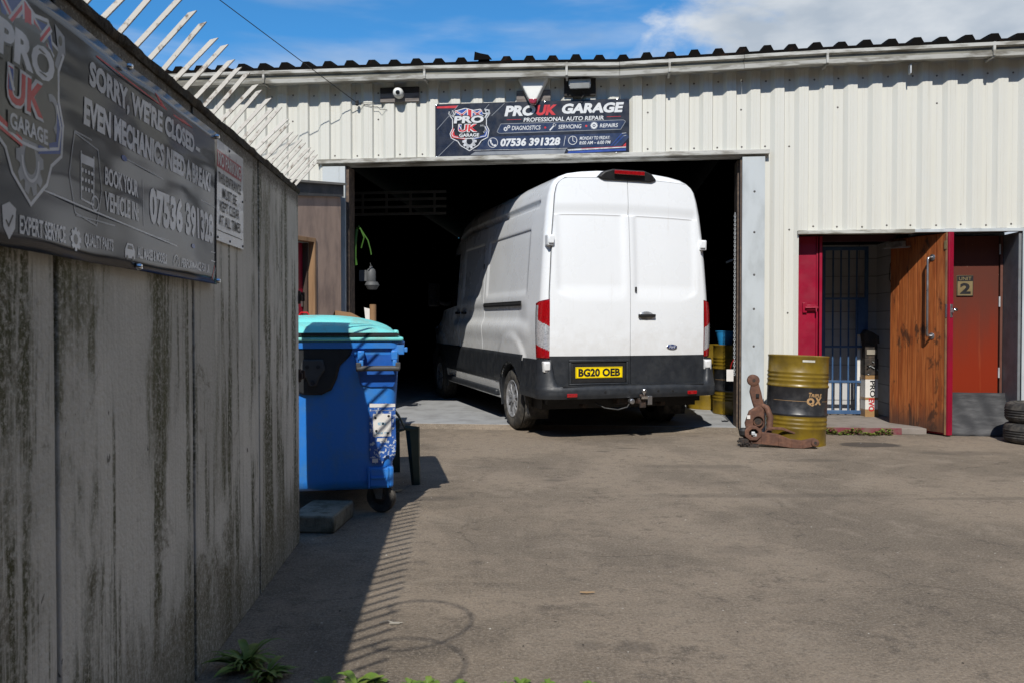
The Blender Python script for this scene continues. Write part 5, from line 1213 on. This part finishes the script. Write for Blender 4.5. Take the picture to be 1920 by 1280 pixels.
# lid: two shells
def shell(mb, z0, h, x0, x1, y0, y1, slope, e=2.6):
    def f(u, v):
        x = x0+(x1-x0)*u; y = y0+(y1-y0)*v; a = abs(2*u-1); b_ = abs(2*v-1); return (x, y, z0+h*(max(0, 1-a**e)**.55)*(max(0, 1-b_**4)**.5)+slope*(u-.5))
    mb.grid(f, 36, 20)
q = MB(); q.box(-.50, .50, -.065, 1.14, 1.066, 1.092); lid = q.build('lid_rim', cyan_pl, BN2, bevel=.010)
q = MB(); shell(q, 1.105, .085, -.50, .475, -.06, 1.14, -.0); q.box(-.48, .47, -.045, 1.12, 1.092, 1.110); q.build('lid_shell', cyan_pl, lid, smooth=60)
q = MB(); shell(q, 1.112, .120, -.53, .46, .12, 1.12, .0, 2.2); q.build('lid_dome', cyan_pl, lid, smooth=60)
q = MB(); slab(q, [(-.22, 1.098), (-.14, 1.118), (.46, 1.118), (.48, 1.106), (.46, 1.098)], -.068, -.055); q.build('lid_gap', blue_dk, lid)
q = MB(); q.box(.44, .472, -.06, .2, 1.09, 1.135); q.build('lid_catch', cyan_pl, lid, bevel=.012)
# label
q = MB(); LBm = [M('sticker blue', (.02, .09, .35), .5, col2=(.5, .55, .6), scale=60, lo=.55, hi=.6), box_white, ink, M('sticker cyan', (.03, .35, .6), .5)]
D = Deco(lambda a, b, h: (a, -.0155-h-(b-.2)*.022, b))
edge_ = [(.285, .545), (.30, .555), (.38, .56), (.44, .55), (.445, .30), (.44, .235), (.42, .20), (.405, .215), (.40, .24), (.385, .235), (.37, .215), (.36, .185), (.30, .19), (.285, .21)]
D.poly([(a+.01, .19+(b-.19)*1.0+.13) for a, b in edge_], 0, .001)
D.poly([(.315, .485), (.425, .485), (.425, .625), (.315, .625)], 1, .002); D.poly([(.295, .665), (.45, .665), (.45, .685), (.295, .688)], 1, .002); D.poly([(.31, .325), (.345, .325), (.345, .35), (.31, .35)], 1, .002); D.poly([(.34, .455), (.40, .455), (.40, .475), (.34, .475)], 1, .002)
for a, b_ in ((.33, .60), (.41, .61), (.335, .52), (.405, .505), (.375, .565)): D.disc(a, b_, .008, 2, .003, 7)
D.text('RECYCLE', .345, .395, .555, .572, 3, .003, bold=.01); D.text('THANK YOU', .33, .41, .50, .512, 3, .003)
for k in range(5): D.line([(.30, .645-k*.0), (.445, .645)], .0025, 1, .0025)
D.build('torn_sticker', LBm, BN2)
# castors
def castor(x, y, ry):
    c_ = bpy.data.objects.new('castor', None); COL.objects.link(c_); c_.parent = BN2; c_.location = (x, y, 0); c_.rotation_euler.z = ry
    q = MB(); q.lathe([(.045, -.022), (.06, -.024), (.088, -.022), (.096, -.012), (.0965, 0), (.096, .012), (.088, .022), (.06, .024), (.045, .022)], 36, 0, Matrix.Translation((0, 0, .098)) @ Matrix.Rotation(R(90), 4, 'Y')); q.build('wheel', rubber, c_)
    q = MB(); q.lathe([(0, -.026), (.02, -.026), (.03, -.016), (.046, -.014)], 20, 0, Matrix.Translation((0, 0, .098)) @ Matrix.Rotation(R(90), 4, 'Y')); q.lathe([(0, .026), (.02, .026), (.03, .016), (.046, .014)], 20, 0, Matrix.Translation((0, 0, .098)) @ Matrix.Rotation(R(90), 4, 'Y')); q.build('hub', rust_dk, c_)
    q = MB()
    for sx_ in (-.032, .032): q.prism([(-.02, .09), (.02, .09), (.055, .195), (-.03, .205)], lambda a, b, d: (sx_-.002+d, a+.0, b), .004)
    q.box(-.036, .036, -.03, .055, .197, .204); q.build('fork', M('zinc fork', (.22, .21, .19), .5, metal=.4, dirt=.3), c_)
    q = MB(); q.box(-.05, .05, -.03, .08, .206, .222); q.build('top_plate', rust_dk, c_)
castor(.365, .06, R(62)); castor(-.33, .06, R(20)); castor(.34, .95, R(-20)); castor(-.33, .95, R(10))
q = MB(); q.box(.28, .44, -.022, .10, .165, .30); q.build('corner_leg', blue_pl, BN2, bevel=.02)
q = MB(); q.box(.285, .295, -.034, -.022, .17, .30); q.box(.40, .41, -.034, -.022, .17, .30); q.box(.30, .39, -.03, -.022, .225, .24); q.build('leg_rib', blue_pl, BN2, bevel=.003)
# concrete block
q = MB(); q.box(-.13, .13, 0, .42, 0, .098); tag(q.build('concrete_block', block_c, loc=(-1.125, 4.44, 0), rz=R(-4), bevel=.012), 'mossy loose concrete block on the ground below the blue bin', 'block')
# ------------------------------------------------------------------ plastic chair
CHR = thing('garden_chair', 'dark green plastic garden armchair half hidden behind the blue bin', 'chair', (-1.08, 5.96, 0), R(-66))
# local: front is +y, x across
q = MB(); q.grid(lambda u, v: (-.21+.42*u, -.19+.42*v, .36+.02*math.cos((u-.5)*5)*-1+.02+.012*v), 10, 10); q.build('seat', dkgreen, CHR, solid=.012)
q = MB()
def bk(u, v): a = (u-.5)*2; return (a*(.21+.05*v), -.20-.10*v+.07*a*a*(1-.2*v), .37+.33*v-.05*a*a*v)
q.grid(bk, 16, 12, keep=lambda u, v: v < .2 or v > .86 or int(u*11) % 2 == 0); q.build('backrest', dkgreen, CHR, solid=.014)
for sg in (-1, 1):
    q = MB(); path = [(sg*.245, -.25, .66), (sg*.275, -.10, .645), (sg*.285, .09, .60), (sg*.285, .155, .52), (sg*.28, .195, .437), (sg*.27, .30, .42)]
    q.add([(p[0]+a*sg, p[1], p[2]+b) for p in path for a, b in ((-.028, -.004), (-.022, .006), (.022, .006), (.030, -.010), (.026, -.028), (.020, -.012))], [(i*6+j, i*6+(j+1) % 6, (i+1)*6+(j+1) % 6, (i+1)*6+j) for i in range(5) for j in range(6)]+[(0, 1, 2, 3, 4, 5), (35, 34, 33, 32, 31, 30)]); q.build('armrest', dkgreen, CHR)
    for (ty, tz, by) in ((.265, .425, .29), (-.20, .40, -.27)):
        q = MB(); tx = .275 if ty > 0 else .22
        rings = []
        for k in range(7):
            f_ = k/6; x = sg*(tx+.0*f_); y = ty+(by-ty)*f_; z = tz*(1-f_); w = .036-.012*f_; d_2 = .055-.022*f_
            rings.append([(x-w*sg*.3, y-d_2, z), (x+w*sg*.7, y-d_2*.6, z), (x+w*sg*.7, y+d_2*.6, z), (x-w*sg*.3, y+d_2, z), (x-w*sg*.1, y, z)])
        q.add([p for r_ in rings for p in r_], [(i*5+j, i*5+(j+1) % 5, (i+1)*5+(j+1) % 5, (i+1)*5+j) for i in range(6) for j in range(5)]+[(0, 1, 2, 3, 4), (34, 33, 32, 31, 30)]); q.build('leg', dkgreen, CHR)

# ------------------------------------------------------------------ clutter behind the bin and inside
q = MB(); q.box(-.35, .45, -.25, .45, .96, 1.0); WB = thing('work_bench', 'plain timber bench behind the blue bin carrying boxes', 'bench', (-1.86, 8.35, 0), R(5)); q.build('top', raw_wood, WB)
for a in (-.3, .18):
    for b_ in (-.2, .2): q = MB(); q.box(a-.025, a+.025, b_-.025, b_+.025, 0, .96); q.build('leg', raw_wood, WB)
q = MB(); q.prism([(-.12, 0), (.21, 0), (.21, .20), (.02, .30), (-.12, .32)], lambda a, b, d: (a, d, b), .2); q.add([(-.12, 0, .32), (-.155, -.05, .22), (-.155, .15, .22), (-.12, .2, .32)], [(0, 1, 2, 3)])
tag(q.build('cardboard_box', cardb, loc=(-1.66, 8.02, 1.0), rz=R(5)), 'open brown cardboard box with raised flap above the turquoise bin lid', 'box')
q = MB(); q.lathe([(.0, 0), (.033, 0), (.033, .38), (.029, .38), (.029, .3), (0, .3)], 24); tag(q.build('cardboard_tube', cardb, loc=(-1.40, 8.02, 1.0)), 'upright brown cardboard tube above the turquoise bin lid', 'tube')
q = MB(); q.prism([(0, 0), (.03, .0), (.045, .33), (-.035, .35)], lambda a, b, d: (a, d, b), .004); tag(q.build('paper_sheet', box_white, loc=(-1.455, 8.03, 1.0)), 'folded white paper beside the cardboard tube', 'paper')
q = MB(); q.box(-.06, .06, -.06, .06, 0, .10); q.tube([(-.05, 0, .10), (-.03, 0, .13), (.03, 0, .13), (.05, 0, .10)], .008, 8); tag(q.build('fuel_can', red_pl, loc=(-1.97, 7.55, 1.16), bevel=.015), 'red can behind the bin at the wall end', 'can')
q = MB(); q.box(-.15, .15, -.12, .12, 0, 1.16); tag(q.build('dark_crate', dark_card, loc=(-1.93, 7.55, 0), bevel=.01), 'dark upright crate carrying the red can behind the bin', 'crate')
# ladder on the inside
lad_m = M('shaded aluminium', (.04, .04, .04), .7)  # aluminium colour lowered to hold the indoor shade
LD = fthing('stored_ladder', 'grey aluminium ladder hung flat inside the workshop on the left', 'ladder', -2.75, 1.3, 2.62, drz=R(0))
for z in (0, .09, .19, .28): q = MB(); q.box(0, 1.75, 0, .03, z, z+.03); q.build('rail', lad_m, LD)
for a in (.3, .62, .94, 1.26, 1.58): q = MB(); q.box(a, a+.03, .006, .024, .02, .29); q.build('rung', lad_m, LD)
HS = MB(); HS.tube([F(-1.86, .22, 2.30), F(-1.83, .20, 2.34), F(-1.78, .20, 2.26), F(-1.72, .2, 2.17), F(-1.69, .2, 2.06), F(-1.68, .2, 2.0)], .008, 8); HS.tube([F(-1.86, .22, 2.30), F(-1.87, .2, 2.15), F(-1.875, .2, 1.97), F(-1.86, .2, 1.88)], .016, 8)
HS.tube([F(-1.86, .22, 2.32), F(-1.80, .18, 2.30), F(-1.76, .18, 2.2), F(-1.80, .2, 2.08)], .009, 8)
tag(HS.build('green_hose', green_h), 'bright green hose looped inside the left jamb of the big opening', 'hose')
q = MB(); q.lathe([(0, 0), (.05, 0), (.058, .02), (.058, .14), (.045, .17), (.02, .19), (.02, .21), (0, .21)], 20); q.box(-.14, -.05, -.03, .03, .03, .16); q.lathe([(0, -.07), (.06, -.06), (.09, -.01), (.07, .03), (0, .03)], 16, 0, Matrix.Translation((.01, 0, -.01))); q.tube([(0, 0, .2), (-.01, 0, .25)], .004, 6)
tag(q.build('plastic_jug', M('shaded white plastic', (.09, .095, .10), .6), loc=F(-1.77, .5, 1.68)), 'white plastic jug hanging below the green hose inside the left jamb', 'jug')  # deep shadow inside the jamb put into the jug's white
# tube lamps deep inside on the right
for k, (t, o, z) in enumerate(((3.1, 3.0, 2.25),)): pass
q = MB(); q.tube([F(2.60, 1.55, 1.98), F(2.80, 1.60, 2.07)], .014, 8); tag(q.build('fluorescent_tube', M('bright tube glass', (.8, .8, .8), .3)), 'unlit white tube leaning in the dark right of the van', 'tube')
# shelf rack inside right
SR = fthing('tool_rack', 'dark metal rack inside the workshop right of the van', 'rack', 2.30, 4.6, .05)
for a in (0, .6):
    q = MB(); q.box(a, a+.03, 0, .03, 0, 2.3); q.build('post', black, SR)
for z in (.5, 1.1, 1.7, 2.2): q = MB(); q.box(0, .63, -.02, .4, z, z+.025); q.build('shelf', dark_card, SR)
for x_, z_ in ((.05, 1.725), (.33, 1.125)): q = MB(); q.box(x_, x_+.21, .05, .3, z_, z_+.225); q.build('tool_case', dark_card, SR)

# ------------------------------------------------------------------ weeds and litter
def leaf(mb, base, ang, L, w, lift, mat=0):
    d = Vector((math.cos(ang), math.sin(ang), 0)); s_ = Vector((-d.y, d.x, 0)); pts = []
    n = 5
    for i in range(n+1):
        t = i/n; c_ = Vector(base)+d*L*t+Vector((0, 0, lift*L*(t-.75*t*t*1.0))); ww = w*math.sin(math.pi*min(.98, .08+t*.9))
        pts.append((c_-s_*ww, c_+Vector((0, 0, -ww*.3)), c_+s_*ww))
    vs = [p for r_ in pts for p in r_]; mb.add(vs, [(i*3+j, i*3+j+1, i*3+j+4, i*3+j+3) for i in range(n) for j in range(2)], mat)
def weed(name, label, x, y, size, nl, group=None, slim=.16, seed=0, cat='weed'):
    r_ = random.Random(seed); mb = MB()
    for k in range(nl):
        leaf(mb, (r_.uniform(-.1, .1)*size, r_.uniform(-.1, .1)*size, r_.uniform(0, .12)*size), r_.uniform(0, 6.28), size*r_.uniform(.35, 1), size*slim*r_.choice((.6, .9, 1.2, 2.0)), r_.uniform(.4, 1.6), 0)
    o = mb.build(name, leaf_g, loc=(x, y, .0), fix=False); tag(o, label, cat, group); return o
wr_ = random.Random(11)
GP = 'weeds growing at the front edge of the yard'
weed('weed_plant', 'tall shaded weed tuft at the foot of the concrete wall', -.90, 2.66, .15, 70, GP, .05, 1)
weed('weed_plant', 'low shaded weed right beside the tall tuft by the wall', -.80, 2.58, .11, 50, GP, .06, 2)
lx = [(-.60, .055), (-.50, .075), (-.435, .04), (-.33, .035), (-.27, .045), (-.17, .035), (-.02, .03), (.03, .038), (.12, .035), (.25, .03)]
lbls = ['broad leaved weed where the wall shadow ends at the bottom edge', 'largest bright broad leaved weed at the bottom edge', 'small weed just right of the largest bright weed', 'small tuft left of the pair at bottom centre', 'small tuft fifth from the wall shadow edge', 'lone small tuft sixth from the wall shadow edge', 'short tuft seventh from the wall shadow edge', 'short tuft eighth from the wall shadow edge', 'short tuft ninth from the wall shadow edge', 'last short tuft at the bottom edge towards the right']
for k, ((x_, s_), lb_) in enumerate(zip(lx, lbls)): weed('weed_plant', lb_, x_, 2.535+wr_.uniform(-.01, .015), s_, 12+int(s_*80), GP, .2, 20+k)
mb = MB(); wr_ = random.Random(5)
for k in range(420):
    t = wr_.uniform(3.42, 4.10); o = wr_.gauss(-.03, .03); p = F(t, o, 0); hgt = wr_.uniform(0, .085)*(1.3 if t < 3.6 else .8)*(.6+.4*math.sin(t*19))
    leaf(mb, (p.x, p.y, hgt), wr_.uniform(0, 6.28), wr_.uniform(.02, .045), wr_.uniform(.006, .012), wr_.uniform(.2, 1.5), 0 if wr_.random() < .82 else 1)
tag(mb.build('doorstep_weeds', [leaf_g, leaf_r], fix=False), 'low green and reddish weeds sprouting along the crimson doorstep edge', 'weeds', kind='stuff')
q = MB(); q.prism([(-.03, 0), (-.01, .006), (.03, -.002), (.035, -.008), (0, -.006), (-.03, -.008)], lambda a, b, d: (a, b, .004+d+abs(a)*.15), .003); tag(q.build('wood_chip', leaf_d, loc=(.323, 3.42, .002)), 'small tan wood chip lying on the open tarmac', 'wood chip')
q = MB(); q.tube([(-.05, 0, .006), (-.02, .01, .012), (.01, -.005, .008), (.04, .0, .008)], .0022, 5); q.box(-.01, .03, -.008, .004, .004, .009); tag(q.build('twig', M('pale twig', (.3, .28, .24), .8), loc=(-.465, 3.07, .0)), 'pale twig lying in the spike shadows on the tarmac', 'twig')
q = MB()
leaf(q, (0, 0, .006), 1.2, .06, .02, .3); leaf(q, (.01, 0, .006), 2.6, .05, .02, .4); tag(q.build('dry_leaf', leaf_d, loc=(-.80, 5.55, 0)), 'dry brown leaf by the castor of the blue bin', 'leaf')
rr_ = random.Random(9); mb = MB()
for k in range(260):
    x_ = rr_.uniform(-.95, 4.5); y_ = rr_.uniform(2.5, 8.5); s_ = rr_.uniform(.0015, .006); a = rr_.uniform(0, 3)
    mb.add([(x_+s_*math.cos(a+j*1.57), y_+s_*math.sin(a+j*1.57), .001) for j in range(4)]+[(x_, y_, .001+s_*.8)], [(0, 1, 4), (1, 2, 4), (2, 3, 4), (3, 0, 4)], rr_.choice((0, 0, 1, 2)))
tag(mb.build('loose_grit', [M('pale grit', (.4, .38, .34), .9), M('dark grit', (.04, .035, .03), .9), M('tan grit', (.24, .19, .14), .9)], smooth=0), 'scattered grit and crumbs on the tarmac', 'grit', kind='stuff')
